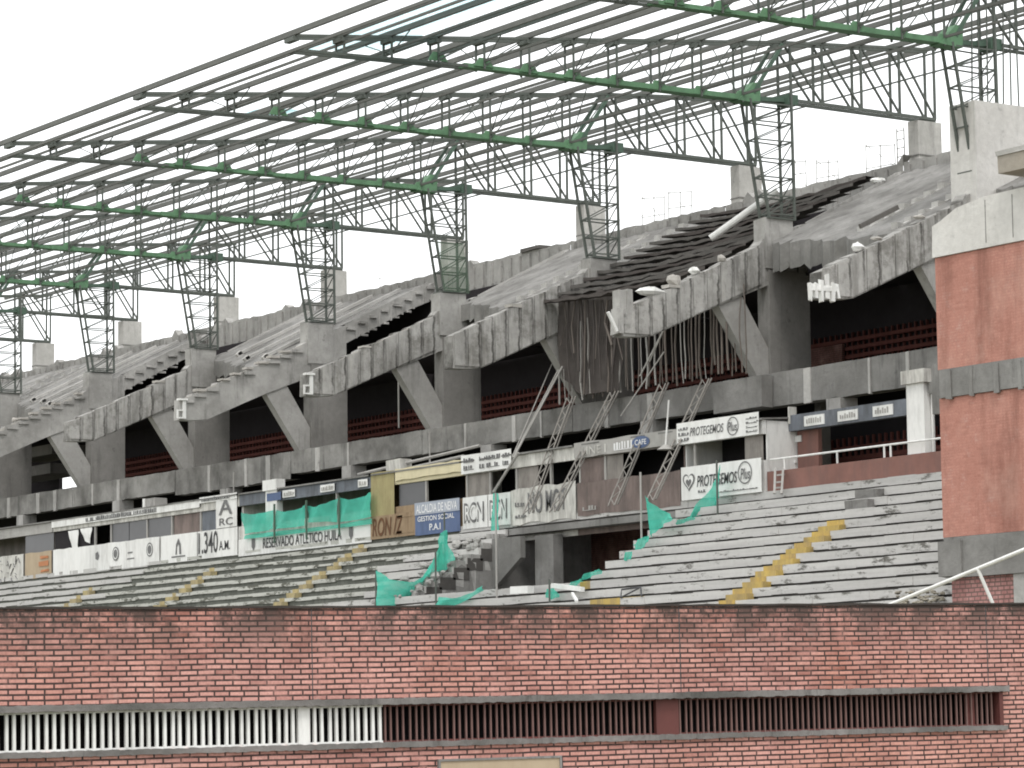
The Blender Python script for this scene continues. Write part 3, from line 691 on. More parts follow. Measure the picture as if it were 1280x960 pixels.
mb = MB(); heart(mb, a + .42, zz + .55, .15, y - .008); mb.build('heart_emblem', M['ink_soft'], t)
strokes(t, a + 1.9, b_ - .2, zz + .13, zz + .18, y, M['ink_soft'], 9, 80); strokes(t, a + .9, a + 1.3, zz + .2, zz + .3, y, M['ink_soft'], 9, 81)
# flank of box G and the open bay beyond it
fl = thing('annex_wall', 'dark red annex wall with small notice right of the white signs', 'wall', (XG, Yb, ZB))
pe = on_y(1026, 560, Yb + 1.4)
m = MB(); m.box((XG + .03, Yb + 1.3, ZB - .3), (pe.x, Yb + 1.45, ZF)); m.build('panel', M['parapet'], fl)
m = MB(); a1 = on_y(966, 560, Yb + 1.2); m.box((a1.x - .05, Yb + 1.2, ZP + .02), (a1.x + .02, Yb + 1.28, ZW + .3)); m.box((XG + .03, Yb + 1.2, ZP - .05), (a1.x + .02, Yb + 1.28, ZP + .02)); m.build('white_frame', M['white'], fl)
m = MB(); a1 = on_y(993, 549, Yb + 1.25); a2 = on_y(1001, 549, Yb + 1.25); m.box((a1.x, Yb + 1.25, a1.z - .1), (a2.x, Yb + 1.29, a1.z + .1)); m.build('notice', M['white'], fl)
m = MB(); a1 = on_y(960, 525, Yb + 1.0); a2 = on_y(988, 520, Yb + 1.0); m.box((XG + .02, Yb + .95, a1.z - .22), (a2.x, Yb + 1.25, a1.z + .32)); m.build('bracket_box', M['dirty_white'], fl)
fb = thing('blue_grey_fascia', 'dark blue grey beam with three pale lettered patches right of the signs', 'beam', (-75, Yb + .5, ZW))
a1 = on_y(985, 530, Yb + 1); a2 = on_y(1140, 505, Yb + 1); m = MB(); m.box((a1.x, Yb + 1, ZW + .12), (a2.x + 2, Yb + 1.25, ZW + .62)); m.build('beam', M['bluegrey'], fb)
for u in (1018, 1060, 1104):
    a1 = on_y(u - 13, 512, Yb + .98); a2 = on_y(u + 12, 512, Yb + .98); m = MB(); m.box((a1.x, Yb + .97, ZW + .2), (a2.x, Yb + 1.0, ZW + .52)); o = m.build('pale_patch', M['white'], fb)
    rg = random.Random(u); x = a1.x + .12; mb = MB()
    while x < a2.x - .15: mb.box((x, Yb + .955, ZW + .28), (x + .06, Yb + .965, ZW + rg.uniform(.38, .46))); x += .11
    mb.build('lettering', M['galv'], o)
wp = thing('white_pillar', 'tall white pillar with flaking paint beside the brick end tower', 'pillar', (-72, Yb + .4, ZB))
a1 = on_y(1134, 540, Yb + .35); a2 = on_y(1156, 540, Yb + .35)
m = MB(); m.box((a1.x, Yb + .35, ZB - .2), (a2.x, Yb + .75, 10.35 + CZ)); m.build('shaft', M['white'], wp)
m = MB(); m.box((a1.x - .12, Yb + .25, 10.35 + CZ), (a2.x + .15, Yb + .85, 10.75 + CZ)); m.build('capital', M['dirty_white'], wp)
m = MB(); m.box((a2.x + .1, Yb + .45, 10.0 + CZ), (a2.x + 4, Yb + .8, 10.35 + CZ)); m.build('stub_beam', M['conc_dark'], wp)
m = MB(); q = on_y(1166, 540, Yb + .6); m.tube([(q.x, Yb + .6, ZB), (q.x, Yb + .6, 10 + CZ)], .04); m.build('downpipe', M['white'], wp)
pr = thing('parapet_wall', 'brown red parapet at the top of the white terrace near the end tower', 'wall', (-73, Yb, TZ0))
m = MB(); m.box((XG + .05, Yb + .05, TZ0 - .6), (XR - 1.5, Yb + .25, TZ0 + .62)); m.build('masonry', M['parapet'], pr)
rl = thing('guard_rail', 'pale metal guard rail on the brown red parapet', 'railing', (-73, Yb + .15, TZ0 + .6))
m = MB(); m.tube([(XG + .1, Yb + .15, TZ0 + 1.0), (XR - 1.6, Yb + .15, TZ0 + 1.0)], .035); m.build('rail', M['white'], rl)
for u in (981, 1047, 1106, 1114):
    q = on_y(u, 590, Yb + .15); m = MB(); m.tube([(q.x, Yb + .15, TZ0 + .63), (q.x, Yb + .15, TZ0 + .99)], .035); m.build('upright', M['white'], rl)
ld = thing('folding_ladder', 'short worn wooden ladder leaning on the parapet beside the sign', 'ladder', tuple(on_y(967, 617, Yb - .3)))
for (u0, u1) in ((966, 972), (975, 982)):
    m = MB(); p0 = on_y(u0 + 2, 617, Yb - .45); p1 = on_y(u1 - 3, 586, Yb - .02); m.beam(p0, p1, .07, .05); m.build('ladder_rail', M['galv'], ld)
for v in (610, 603, 594):
    m = MB(); f_ = (617 - v) / 31; m.beam(on_y(968 + 5 * f_, v, Yb - .4 + .4 * f_), on_y(977 + 4 * f_, v - 1, Yb - .4 + .4 * f_), .05, .05); m.build('rung', M['galv'], ld)

# ------------------------------------------------------------------ gallery floor and rear walls
X_A, X_B = XF(-1), XF(9)
for n in range(0, 9):
    xa, xb = XF(n + 1), XF(n)
    low = 10.62 if n in (0, 4) else 10.8
    t = thing('floor_beam', ['front beam of the gallery floor beside the brick end tower', 'gallery floor beam behind the leaning joists and hanging rods', 'gallery floor beam above the white logo panels', 'gallery floor beam above the olive press box', 'gallery floor beam above the teal netting', 'gallery floor beam above the radio sign', 'gallery floor beam above the round emblems', 'gallery floor beam above the tan board at far left', 'farthest gallery floor beam beside the dark landings', 'farthest gallery floor beam'][n], 'beam', ((xa + xb) / 2, 64.4, 10.8 + CZ), 'gallery floor beams')
    m = MB(); N_ = 22; rows = [[], [], [], []]
    for i in range(N_ + 1):
        x = xa + .02 + (xb - xa - .04) * i / N_; d = random.uniform(-.012, .012)
        rows[0].append((x, 64.9, low + CZ)); rows[1].append((x, 64.4 + d, low + CZ + random.uniform(-.02, .02))); rows[2].append((x, 64.4 + d, 11.72 + CZ + random.uniform(-.02, .015))); rows[3].append((x, 64.9, 11.72 + CZ))
    m.grid(rows); m.build('beam_face', M['conc_dark' if n in (0, 1) else 'conc_beam'], t)
    for q in ([.2, .45] if n % 2 else [.3, .62, .8]):
        x = xa + (xb - xa) * q; m = MB(); m.box((x, 64.36, low + CZ - .05), (x + random.uniform(.08, .35), 64.45, 11.70 + CZ), .01); m.build('stub', M['conc_stain'], t)
    m = MB(); m.box((xa + 4.2, 64.3, low - .5 + CZ), (xa + 4.9, 65, low + CZ - .02)); m.build('corbel', M['conc'], t)
t = thing('beam_block', 'dark projecting concrete block on the floor beam above the right press box', 'block', (-84, 63.9, 10.8 + CZ))
a1 = on_y(891, 490, 63.9); a2 = on_y(952, 490, 63.9); m = MB(); m.box((a1.x, 63.9, 10.6 + CZ), (a2.x, 64.36, 11.62 + CZ), .015); m.build('block', M['conc_dark'], t)
gs = thing('gallery_hall', 'dark upper gallery with perforated red brick rear wall below the raked frames', 'building', (-110, 68, 11.5 + CZ))
m = MB(); m.box((X_B, 64.9, 11.4 + CZ), (X_A + 8, 71.0, 11.7 + CZ)); m.build('floor_slab', M['conc_dark'], gs)
def deckz(y): return 15.75 + .49 * (y - 64.6)
for n in range(-1, 9):
    full = n not in (1, 3, 5); xa, xb = XF(n + 1) + .26, XF(n) - .26
    ye = 71.15 if full else 66.9
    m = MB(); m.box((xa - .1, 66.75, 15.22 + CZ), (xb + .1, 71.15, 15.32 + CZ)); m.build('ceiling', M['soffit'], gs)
    if full:
        g = random.Random(70 + n); rows = []; under = []; N_ = 26
        yf = [(65.3 - 2.5 * (i / N_) if n == 0 else 66.2 - 3.4 * (i / N_)) + g.uniform(-.22, .22) for i in range(N_ + 1)]; yf[-1] = 62.75
        for j in range(15):
            r = []; u_ = []
            for i in range(N_ + 1):
                x = xa + (xb - xa) * i / N_; y = yf[i] + (ye - yf[i]) * j / 14
                r.append((x, y, deckz(y) + .1 + g.uniform(-.02, .05) + CZ)); u_.append((x, y + .02, deckz(y) - .04 + CZ))
            rows.append(r); under.append(u_)
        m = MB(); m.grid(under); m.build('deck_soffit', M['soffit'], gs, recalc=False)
        rows.insert(0, [(x, y - .01, z - .14 - g.uniform(0, .12) - (.75 if n == 0 else .45) * g.uniform(.8, 1.1)) for x, y, z in rows[0]])
        m = MB(); m.grid(rows); dk = m.build('deck_screed', M['screed'], gs, recalc=False)
        for q in ((.35, .62, .86) if n in (4, 6) else (.62, .86)):
            x = xa + (xb - xa) * q; m = MB(); y = yf[int(q * N_)] + .5; m.beam((x, y, deckz(y) + .02 + CZ), (x, ye - .4, deckz(ye - .4) + .02 + CZ), .2, .2)
            if n in (4, 6): m.beam((x, y, deckz(y) + .24 + CZ), (x, ye - .5, deckz(ye - .5) + .26 + CZ), .16, .12); m.beam((x, y, deckz(y) + .12 + CZ), (x, y + .2, deckz(y) + .3 + CZ), .16, .3); y = ye
            while y < ye - .6:
                m.box((x - .14, y, deckz(y) + .05 + CZ), (x + .16, y + g.uniform(.25, .42), deckz(y) + .30 + g.uniform(-.04, .03) + CZ), .02); y += .56
            m.build('step_stub', M['conc_light'], dk)
# rear wall with an opening to the sky near the left and slotted bands
pw0 = on_y(74, 600, 71.2); pw1 = on_y(100, 600, 71.2); zw0 = on_y(85, 613, 71.2).z; zw1 = on_y(85, 583, 71.2).z
m = MB(); WY0, WY1 = 71.2, 71.39
m.box((X_B, WY0, 11.7 + CZ), (pw0.x, WY1, 18.4 + CZ)); m.box((pw1.x, WY0, 11.7 + CZ), (X_A + 8, WY1, 12.2 + CZ)); m.box((pw1.x, WY0, 13.9 + CZ), (X_A + 8, WY1, 18.4 + CZ))
m.box((pw0.x, WY0, 11.7 + CZ), (pw1.x, WY1, zw0)); m.box((pw0.x, WY0, zw1), (pw1.x, WY1, 18.4 + CZ))
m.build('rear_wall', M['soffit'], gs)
def grille_wall(xa, xb, za, zb, Y, parent, mat, step=.36):
    m = MB(); z = za
    m.box((xa, Y + .2, za), (xb, Y + .25, zb))
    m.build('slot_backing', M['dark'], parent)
    m = MB()
    while z + step * .45 <= zb:
        m.box((xa, Y, z), (xb, Y + .18, z + step * .45)); z += step
    x = xa
    while x < xb: m.box((x, Y + .06, za), (x + .05, Y + .16, zb)); x += .3
    m.build('perforated_brick', mat, parent)
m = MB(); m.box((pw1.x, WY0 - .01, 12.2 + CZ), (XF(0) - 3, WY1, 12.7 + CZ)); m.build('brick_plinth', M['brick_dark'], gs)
M['slotbrick'] = plain('slotted_red_brick', (.14, .052, .043), .9, .45, 1.2)
grille_wall(pw1.x, X_A + 6, 12.7 + CZ, 13.9 + CZ, 71.0, gs, M['slotbrick'], .29)
m = MB(); a1 = on_y(1008, 450, 70.9); a2 = on_y(1054, 450, 70.9); m.box((a1.x, 70.85, 11.8 + CZ), (a2.x, 70.98, a1.z + .35)); m.build('solid_brick_panel', M['brick_dark'], gs)
# ground hall wall under the gallery floor
gh = thing('hall_wall', 'dark wall with red brick slots behind the press boxes', 'wall', (-110, 67, ZB))
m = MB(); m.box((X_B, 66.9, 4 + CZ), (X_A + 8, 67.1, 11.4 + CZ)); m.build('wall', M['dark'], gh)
a1 = on_y(1029, 560, 66.4); a2 = on_y(1134, 560, 66.4)
grille_wall(a1.x, a2.x + 2, ZB - .6, 9.6 + CZ, 66.4, gh, M['slotbrick'], .33)
m = MB(); a0 = on_y(1022, 545, 66); m.box((a0.x, 65.9, ZB - .5), (a0.x + .3, 66.3, 11.3 + CZ)); m.build('pilaster', M['conc_column'], gh)
# things in the far left gallery
t = thing('dark_landing', 'dark stacked concrete landings inside the gallery at far left', 'landing', (-140, 68, 12 + CZ))
for (u0, u1, v0, v1) in ((22, 74, 566, 577), (12, 72, 590, 602)):
    m = MB(); a1 = on_y(u0, v1, 69); a2 = on_y(u1, v0, 69); m.box((a1.x, 68.6, a1.z), (a2.x, 70.5, a1.z + .5)); m.build('slab', M['conc_column'], t)

# ------------------------------------------------------------------ raked frames
RL = ['first raked frame beside the brick end tower with fresh white rubble at its tip', 'second raked frame, ribbed and broken, above the hanging rods', 'third raked frame, heavily corroded, just left of the hanging curtain of debris', 'ribbed raked frame with a white clip at its tip left of the corroded one', 'smooth raked frame with a white clip at its tip and long light ledge lines', 'streaked raked frame between the smooth one and the left edge frame', 'smooth pale raked frame entering at the left edge', 'raked frame whose broad grey column stands at the left edge', 'farthest raked frame, only its upper end showing at the left edge', 'farthest raked frame past the left edge']
def raker_frame(n):
    X = XF(n); g = random.Random(100 + n); z = CZ
    t = thing('raked_frame', RL[n], 'concrete frame', (X, 66, 11.7 + z), 'raked concrete frames of the upper tier')
    ribbed = n in (0, 1, 2, 3, 5, 8); hw = .25; to = .35 if n == 2 else 0
    mat = M['conc'] if not ribbed else M['conc_rib']
    bot = [(59.2, 12.75), (59.8, 12.76), (60.45, 12.83), (61.3, 13.2), (62.2, 13.6), (63.15, 14.0), (64.4, 14.48), (65.6, 14.95), (66.9, 15.35)]
    top = []
    st = .56; y = 59.2; zt_ = 13.62
    while y < 64.9:
        zz = 13.55 + to + (y - 59.2) * .455
        top += [(y + .02, zz + g.uniform(-.03, .03)), (min(y + st - .03, 65), zz + (.2 if ribbed else .1) + g.uniform(-.05, .05))]
        y += st
    prof = bot + [(66.9, 17.0)] + [(65.0, 16.3 + to)] + top[::-1]
    m = MB(); m.prism([(a, b_ + z) for a, b_ in prof], X - hw, X + hw)
    rk = m.build('raker_beam', mat, t)
    # step blocks standing on the side of the beam
    m = MB(); m.beam((X + hw - .02, 59.35, 13.3 + z), (X + hw - .02, 64.9, 15.8 + z), .03, .3); y = 59.3; i = 0
    while y < 64.9:
        zz = 13.5 + to + (y - 59.2) * .455
        if ribbed:
            jx = g.uniform(.035, .055); y1 = y + st - g.uniform(.02, .05); zb0 = max(12.80, 12.83 + (y - 60.45) * .435) + .05; zb1 = max(12.80, 12.83 + (y1 - 60.45) * .435) + .05
            m.prism([(y, zb0 + z), (y1, zb1 + z), (y1, zz + .24 + g.uniform(-.07, .03) + z), (y, zz + .05 + g.uniform(-.05, .03) + z)], X + hw - .02, X + hw + jx)
        else:
            if g.random() < .8: m.box((X + hw - .05, y, zz - .1 + z), (X + hw + g.uniform(.05, .1), y + st - .05, zz + .02 + z), .015)
        y += st; i += 1
    m.build('step_stub', M['conc_rib'] if ribbed else M['conc'], rk)
    m = MB(); y = 59.4; m.beam((X + hw - .02, 59.4, 13.55 + z), (X + hw - .02, 64.9, 16.05 + z), .035, .12)
    while y < 64.9:
        zz = 13.5 + to + (y - 59.2) * .455
        if g.random() < (.12 if ribbed else .7): m.box((X - .1, y, zz + .08 + z), (X + hw + .065, y + g.uniform(.25, .5), zz + .12 + g.uniform(.03, .07) + z), .012)
        y += st
    m.build('ledge_chips', M['rubble'], rk)
    # upper part of the raker
    m = MB(); bot2 = [(66.9, 16.26), (68.4, 17.05), (69.86, 17.81), (71.2, 18.35)]; top2 = []; y = 66.9
    while y < 71.1:
        zz = 16.95 + (y - 66.9) * .5; top2 += [(y + .02, zz + g.uniform(-.03, .03)), (min(71.2, y + st - .03), zz + .2 + g.uniform(-.03, .05))]; y += st
    m.prism([(a, b_ + z) for a, b_ in bot2 + top2[::-1]], X - hw, X + hw); ur = m.build('upper_raker', mat, t)
    m = MB(); y = 66.9; m.beam((X + hw - .02, 66.95, 16.8 + z), (X + hw - .02, 71.0, 18.85 + z), .035, .5)
    while y < 71.0:
        zz = 16.95 + (y - 66.9) * .5
        m.box((X + hw - .03, y, zz - .12 + z), (X + hw + g.uniform(.06, .13), y + g.uniform(.3, .5), zz - .02 + z), .015)
        if g.random() < .7: m.box((X + hw - .03, y + .1, zz - .62 + z), (X + hw + g.uniform(.05, .1), y + g.uniform(.3, .5), zz - .54 + z), .015)
        m.box((X + hw - .03, y + st - .12, zz - .45 + z), (X + hw + .03, y + st - .04, zz + .15 + z), .01)
        y += st
    m.build('ledge_chips', M['conc'] if g.random() < .5 else M['conc_light'], ur)
    # pedestal under the mast
    m = MB()
    hz = 19.2 if n == 0 else 17.03
    if n == 0: m.box((X - .6, 65.15, 13.5 + z), (X + .55, 71.0, hz + z), .01)
    else: m.box((X - .3, 65.05, 15.35 + z), (X + .31, 66.25, hz + z), .03)
    m.build('mast_pedestal', M['pale'] if n == 0 else M['conc'], t)
    m = MB(); m.box((X - .33, 65.2, 11.72 + z), (X + .3, 66.9, 15.3 + z)); m.build('column', M['conc_column'], t)
    m = MB(); m.prism([(63.15, 13.99 + z), (64.12, 14.37 + z), (65.19, 12.7 + z), (65.19, 11.73 + z), (64.72, 11.73 + z)], X - .2, X + .2); m.build('strut', M['conc_strut'], t)
    return t
for n in range(9): raker_frame(n)
# back parapet beams and the piers that carry the rear roof chord
bp_lab = ['back parapet beside the end tower', 'broken back parapet behind the surviving treads', 'back parapet right of the mast with green mesh', 'back parapet above the dark open wedge', 'back parapet between the middle piers', 'back parapet left of the middle piers', 'back parapet toward the left edge', 'stained back parapet at the left edge', 'farthest back parapet ending at the left edge', 'farthest back parapet']
for n in range(9):
    xa, xb = XF(n + 1), XF(n)
    g = random.Random(n); m = MB(); rows = [[], [], [], []]; N_ = 30
    for i in range(N_ + 1):
        x = xa + .01 + (xb - xa - .02) * i / N_; zt_ = 19.5 + g.uniform(-.04, .04) + (.25 if g.random() < .06 else 0)
        rows[0].append((x, 71.8, 18.42 + CZ)); rows[1].append((x, 71.4, 18.42 + CZ + g.uniform(-.02, .02))); rows[2].append((x, 71.4, zt_ + CZ)); rows[3].append((x, 71.8, zt_ + CZ))
    m.grid(rows)
    for i in range(14):
        x = xa + .3 + i * .68; m.box((x, 71.33, 18.45 + CZ + g.uniform(0, .1)), (x + g.uniform(.05, .1), 71.42, 19.4 + CZ), .01)
    o = m.build('back_parapet', M['conc'], None); tag(o, bp_lab[n] if n < 9 else 'farthest back parapet beyond the picture edge', 'parapet', 'back parapets of the upper tier')
    t = thing('rear_pier', ['rear concrete pier behind the end tower', 'rear concrete pier closest to the tower with a dark left face', 'rear concrete pier behind the leaning white pipe', 'rear concrete pier seen through the lattice of the third mast', 'rear concrete pier with green mesh before it', 'fifth rear concrete pier from the tower', 'slender dark sided rear pier left of the fifth', 'rear pier with a level joint, second from the left edge', 'leftmost rear pier rising over the parapet', 'rear pier past the left edge'][n], 'pier', (XF(n), 71.9, 19.4 + CZ), 'rear piers under the roof')
    m = MB(); m.box((XF(n) - .25, 71.85, 17 + CZ), (XF(n) + .3, 72.9, 20.98 + CZ), .02); m.build('shaft', M['conc_light'], t)
    m = MB(); m.box((XF(n) - .27, 71.83, 19.75 + CZ), (XF(n) + .32, 72.92, 19.8 + CZ)); m.build('joint', M['conc_dark'], t)
    m = MB(); m.box((XF(n) - .2, 72.0, 20.98 + CZ), (XF(n) + .25, 72.7, 21.03 + CZ)); m.build('bearing_plate', M['steel'], t)

M['stubtan'] = concrete('tan_concrete', .38, .2, .4, .3, (1, .9, .76))
# ------------------------------------------------------------------ end tower
et = thing('end_tower', 'brick and concrete end tower of the stand at the right edge', 'tower', (-56, 56, 0))
XE0, XE1, YE = -62.1, -44.0, 54.8
m = MB(); m.box((XE0, YE, 9.35 + CZ), (XE1, YE + 4, 12.27 + CZ)); m.box((XE0 + .03, YE, 5.02 + CZ), (XE1, YE + 4, 8.6 + CZ)); m.build('brick_face', M['brick_end'], et)
m = MB(); m.box((XE0 + .12, YE - .06, 8.61 + CZ), (XE1, YE + 3.95, 9.34 + CZ), .01)
for i in range(16): x = XE0 + .4 + i * .9; m.box((x, YE - .1, 8.55 + CZ), (x + random.uniform(.06, .25), YE - .02, 9.3 + CZ), .02)
m.build('concrete_band', M['conc_dark'], et)
m = MB(); m.box((XE0 - .25, YE + .02, 8.2 + CZ), (XE0 + .5, YE + .3, 9.5 + CZ), .03); m.build('band_end', M['conc_dark'], et)
m = MB(); m.prism([(XE0 - .05, 12.28 + CZ), (XE1, 12.28 + CZ), (XE1, 13.75 + CZ), (XE0 + 2, 13.6 + CZ), (XE0 + .9, 13.45 + CZ), (XE0 + .3, 13.2 + CZ), (XE0 - .02, 13.1 + CZ)], YE - .05, YE + 4, 'y'); m.build('concrete_cap', M['pale'], et)
for u in (1232, 1266):
    q = on_y(u, 280, YE - .05); m = MB(); m.box((q.x - .012, YE - .056, 12.4 + CZ), (q.x + .012, YE - .04, 13.5 + CZ)); m.build('joint', M['conc_dark'], et)
m = MB(); m.box((XE0 + .1, YE - .04, 3.98 + CZ), (XE1, YE + 3.9, 5.01 + CZ), .01); m.box((XE0 - .1, YE - .1, 4.0 + CZ), (XE0 + .8, YE + .4, 4.9 + CZ), .02); m.build('base_beam', M['conc_dark'], et)
m = MB(); m.box((XE0 + .2, YE + .1, -.2), (XE1, YE + 3.8, 3.97 + CZ)); m.build('base_brick', M['brick_base'], et)
q = on_y(1266, 726, YE); m = MB(); m.box((q.x, YE + .02, 3.0 + CZ), (XE1, YE + .12, 3.97 + CZ)); m.build('render_patch', M['conc'], et)
q = on_y(1259, 206, YE - .3); m = MB(); m.box((q.x, YE - .6, q.z - .27), (q.x + 4, YE + .4, q.z + .2), .02); m.build('stub_beam', M['stubtan'], et)
m = MB(); q0 = on_y(1259, 195, YE - .3); m.box((q.x - .05, YE - .65, q.z + .2), (q.x + 4, YE + .45, q.z + .3), .02); m.build('stub_cap', M['conc_light'], et)
m = MB(); m.box((XE0 + 4.2, YE + 1, 12.3 + CZ), (XE1, YE + 3.8, 14.2 + CZ)); m.build('upper_block', M['pale'], et)

# rods standing on the tower pedestal
for i in range(13):
    X = XF(0); y = 65.3 + .32 * i; h = 22.6 + random.uniform(-.4, .5)
    o = MB().tube([(X + .3, y, 19.2 + CZ), (X + .3 + random.uniform(-.1, .1), y + random.uniform(-.05, .05), h + CZ)], .028, 5).build('reinforcing_rod', M['steel'])
    tag(o, 'thin upright reinforcing rod rising from the tall pedestal at top right', 'rod', 'reinforcing rods on the tall pedestal')

# ------------------------------------------------------------------ roof
NP = 11
YT, YM, YR = 47.3, 66.0, 72.8
def up_pt(i): f = i / NP; return (YT + (YM - YT) * f, 21.15 + (23.05 - 21.15) * f)
def upr(i): f = i / 4; return (YM + (YR - YM) * f, 23.05 + .5 * f)
TLAB = ['nearest roof truss, its tip out of the picture and mast by the tower', 'roof truss whose mast foot has the white pipe across it', 'roof truss with mast at the edge of the surviving treads', 'roof truss whose mast foot is wrapped in green mesh', 'roof truss with mast on the pedestal above the white clip', 'roof truss whose mast stands in the bay of long ledge lines', 'roof truss with thin mast left of the slender rear pier', 'roof truss with mast at the left picture edge', 'farthest roof truss, only its rear span showing at the left edge', 'farthest roof truss past the left edge', 'roof truss beyond the end tower at the top right corner']
def truss(n, lab):
    X = XF(n); z = CZ; g = random.Random(500 + n)
    t = thing('roof_truss', lab, 'roof truss', (X, 66, 17.03 + z), 'steel roof trusses on lattice masts')
    P = lambda s, y, zz: (X + s, y, zz + z)
    m = MB()
    for s in (-.24, .24):
        m.beam(P(s, *up_pt(0)), P(s, *up_pt(NP)), .06, .085); m.beam(P(s, *upr(0)), P(s, *upr(4)), .07, .09)
    for i in range(0, NP + 1):
        y, zz = up_pt(i); m.beam(P(-.26, y, zz), P(.26, y, zz), .06); m.box((X - .28, y - .1, zz - .16 + z), (X + .28, y + .1, zz - .03 + z))
    m.build('top_chord', M['steel'], t)
    m = MB()
    m.beam(P(-.2, YT, 20.72), P(-.2, 53.5, 20.9), .07, .085); m.beam(P(.2, YT, 20.72), P(.2, 53.5, 20.9), .07, .085)
    m.build('bottom_chord_end', M['steel'], t)
    m = MB(); m.beam(P(0, 53.4, 20.93), P(0, 58.5, 20.97), .36, .13); m.beam(P(0, 58.4, 20.97), P(0, 64.75, 21.02), .44, .17)
    bc = m.build('bottom_chord', M['green'], t)
    for i in range(3, NP):
        y, zz = up_pt(i); zl = 20.95; m = MB()
        m.prism([(y - .36, zl - .02 + z), (y + .36, zl - .02 + z), (y + .18, zl + .26 + z), (y - .18, zl + .26 + z)], X + .185, X + .225)
        m.build('gusset_plate', M['green'], bc)
    m = MB(); m.prism([(64.1, 20.9 + z), (65.0, 20.85 + z), (65.05, 21.5 + z), (64.75, 21.55 + z)], X - .27, X + .27)
    m.build('gusset_plate', M['green'], bc)
    m = MB(); m.beam(P(0, 64.9, 21.04), P(0, 66.5, 21.15), .3, .15); m.box((X - .3, 66.15, 20.95 + z), (X + .3, 66.6, 21.3 + z)); m.build('mast_joint', M['green_dark'], t)
    m = MB()
    for s in (-.24, .24): m.beam(P(s, 66.5, 21.12), P(s, 72.7, 21.08), .09, .1)
    m.build('rear_bottom_chord', M['steel'], t)
    for s in (-.24, .24):
        m = MB()
        for i in range(1, NP):
            y, zz = up_pt(i); m.beam(P(s, y, 20.85), P(s, y, zz), .06)
            y2, z2 = up_pt(i + 1); m.beam(P(s, y, 20.95), P(s, y2, z2), .035)
        for i in range(0, 5):
            y, zz = upr(i); yy = y if i < 4 else y - .12
            if i: m.beam(P(s, yy, 21.1), P(s, yy, zz), .075); y0, z0 = upr(i - 1); m.beam(P(s, y0, z0), P(s, yy, 21.1), .065)
        m.build('web_bars', M['steel'], t)
    for i in (2, 4, 6, 8, 10):
        y, zz = up_pt(i)
        for q in (-1.3, 1.3): m = MB(); m.beam(P(0, y + .1, 21.0), (X + q, y, zz + z), .03); m.build('fly_brace', M['steel'], t)
    # mast
    for s in (-.24, .24):
        m = MB(); m.beam(P(s, 65.32, 17.03), P(s, 64.6, 21.0), .08); m.build('mast_front_leg', M['steel'], t)
    for s in (-.34, .34):
        m = MB(); m.beam(P(s, 66.3, 17.03), P(s, 66.25, 23.0), .075); m.build('mast_rear_leg', M['steel'], t)
    m = MB()
    for s, s2 in ((-.24, -.34), (.24, .34)): m.beam(P(s, 64.75, 21.2), P(s2, 65.95, 22.95), .09, .12)
    m.build('knee_brace', M['green_dark'], t)
    m = MB(); L = 6
    for i in range(L + 1):
        f = i / L; zz = 17.2 + 3.7 * f; yf = 65.32 - .72 * f
        for s, s2 in ((-.24, -.34), (.24, .34)): m.beam(P(s, yf, zz), P(s2, 66.29, zz), .045)
        m.beam(P(-.24, yf, zz), P(.24, yf, zz), .045); m.beam(P(-.34, 66.29, zz), P(.34, 66.29, zz), .045)
        if i < L:
            z2 = 17.2 + 3.7 * (i + 1) / L; yf2 = 65.32 - .72 * (i + 1) / L
            for s, s2 in ((-.24, -.34), (.24, .34)):
                if i % 2: m.beam(P(s, yf, zz), P(s2, 66.29, z2), .035)
                else: m.beam(P(s, yf, zz), P(s2, 66.29, z2), .035)
            m.beam(P(-.34, 66.29, zz), P(.34, 66.29, z2), .03)
    m.build('mast_lacing', M['steel'], t)
    m = MB(); m.box((X - .3, 65.15, 17.03 + z), (X + .36, 66.35, 17.07 + z)); m.build('base_plate', M['steel'], t)
    return t
for n in range(9): truss(n, TLAB[n])
truss(-1, TLAB[10])
XPA, XPB = XF(8) - 2, XF(-1) + 8
ORD = ['', 'first', 'second', 'third', 'fourth', 'fifth', 'sixth', 'seventh', 'eighth', 'ninth', 'tenth', 'eleventh']
for i in range(NP + 1):
    y, zz = up_pt(i)
    o = MB().beam((XPA, y, zz + .12 + CZ), (XPB, y, zz + .1 + CZ), .10, .17).build('roof_purlin', M['purlin'])
    tag(o, 'outermost purlin forming the sloping front edge of the roof' if i == 0 else ORD[i] + ' roof purlin behind the sloping front edge, counted toward the masts', 'purlin', 'upper roof purlins')
for i in range(1, 5):
    y, zz = upr(i)
    o = MB().beam((XPA, y, zz + .12 + CZ), (XPB, y, zz + .1 + CZ), .10, .17).build('roof_purlin', M['purlin'])
    tag(o, ORD[i] + ' purlin of the rear roof span, counted from masts to rear piers', 'purlin', 'rear roof purlins')
for i in range(0, 11):
    y, zz = up_pt(i); zz = 20.72 if i == 0 else 21.12
    o = MB().beam((XPA, y + .02, zz + CZ), (XPB, y + .02, zz + CZ), .06, .08).build('lower_tie', M['purlin'])
    tag(o, 'lower tie under the tip of the roof trusses' if i == 0 else ORD[i] + ' thin lower tie under the roof, counted from the tip tie toward the masts', 'tie', 'lower roof ties')
for (y, zz) in ((68.0, 21.9), (70.6, 22.1)):
    o = MB().beam((XPA, y, zz + CZ), (XPB, y, zz + CZ), .05, .05).build('rear_tie', M['steel']); tag(o, 'thin tie bar through the rear roof span, ' + ('nearer the masts' if y < 69 else 'nearer the rear piers'), 'tie', 'rear ties')
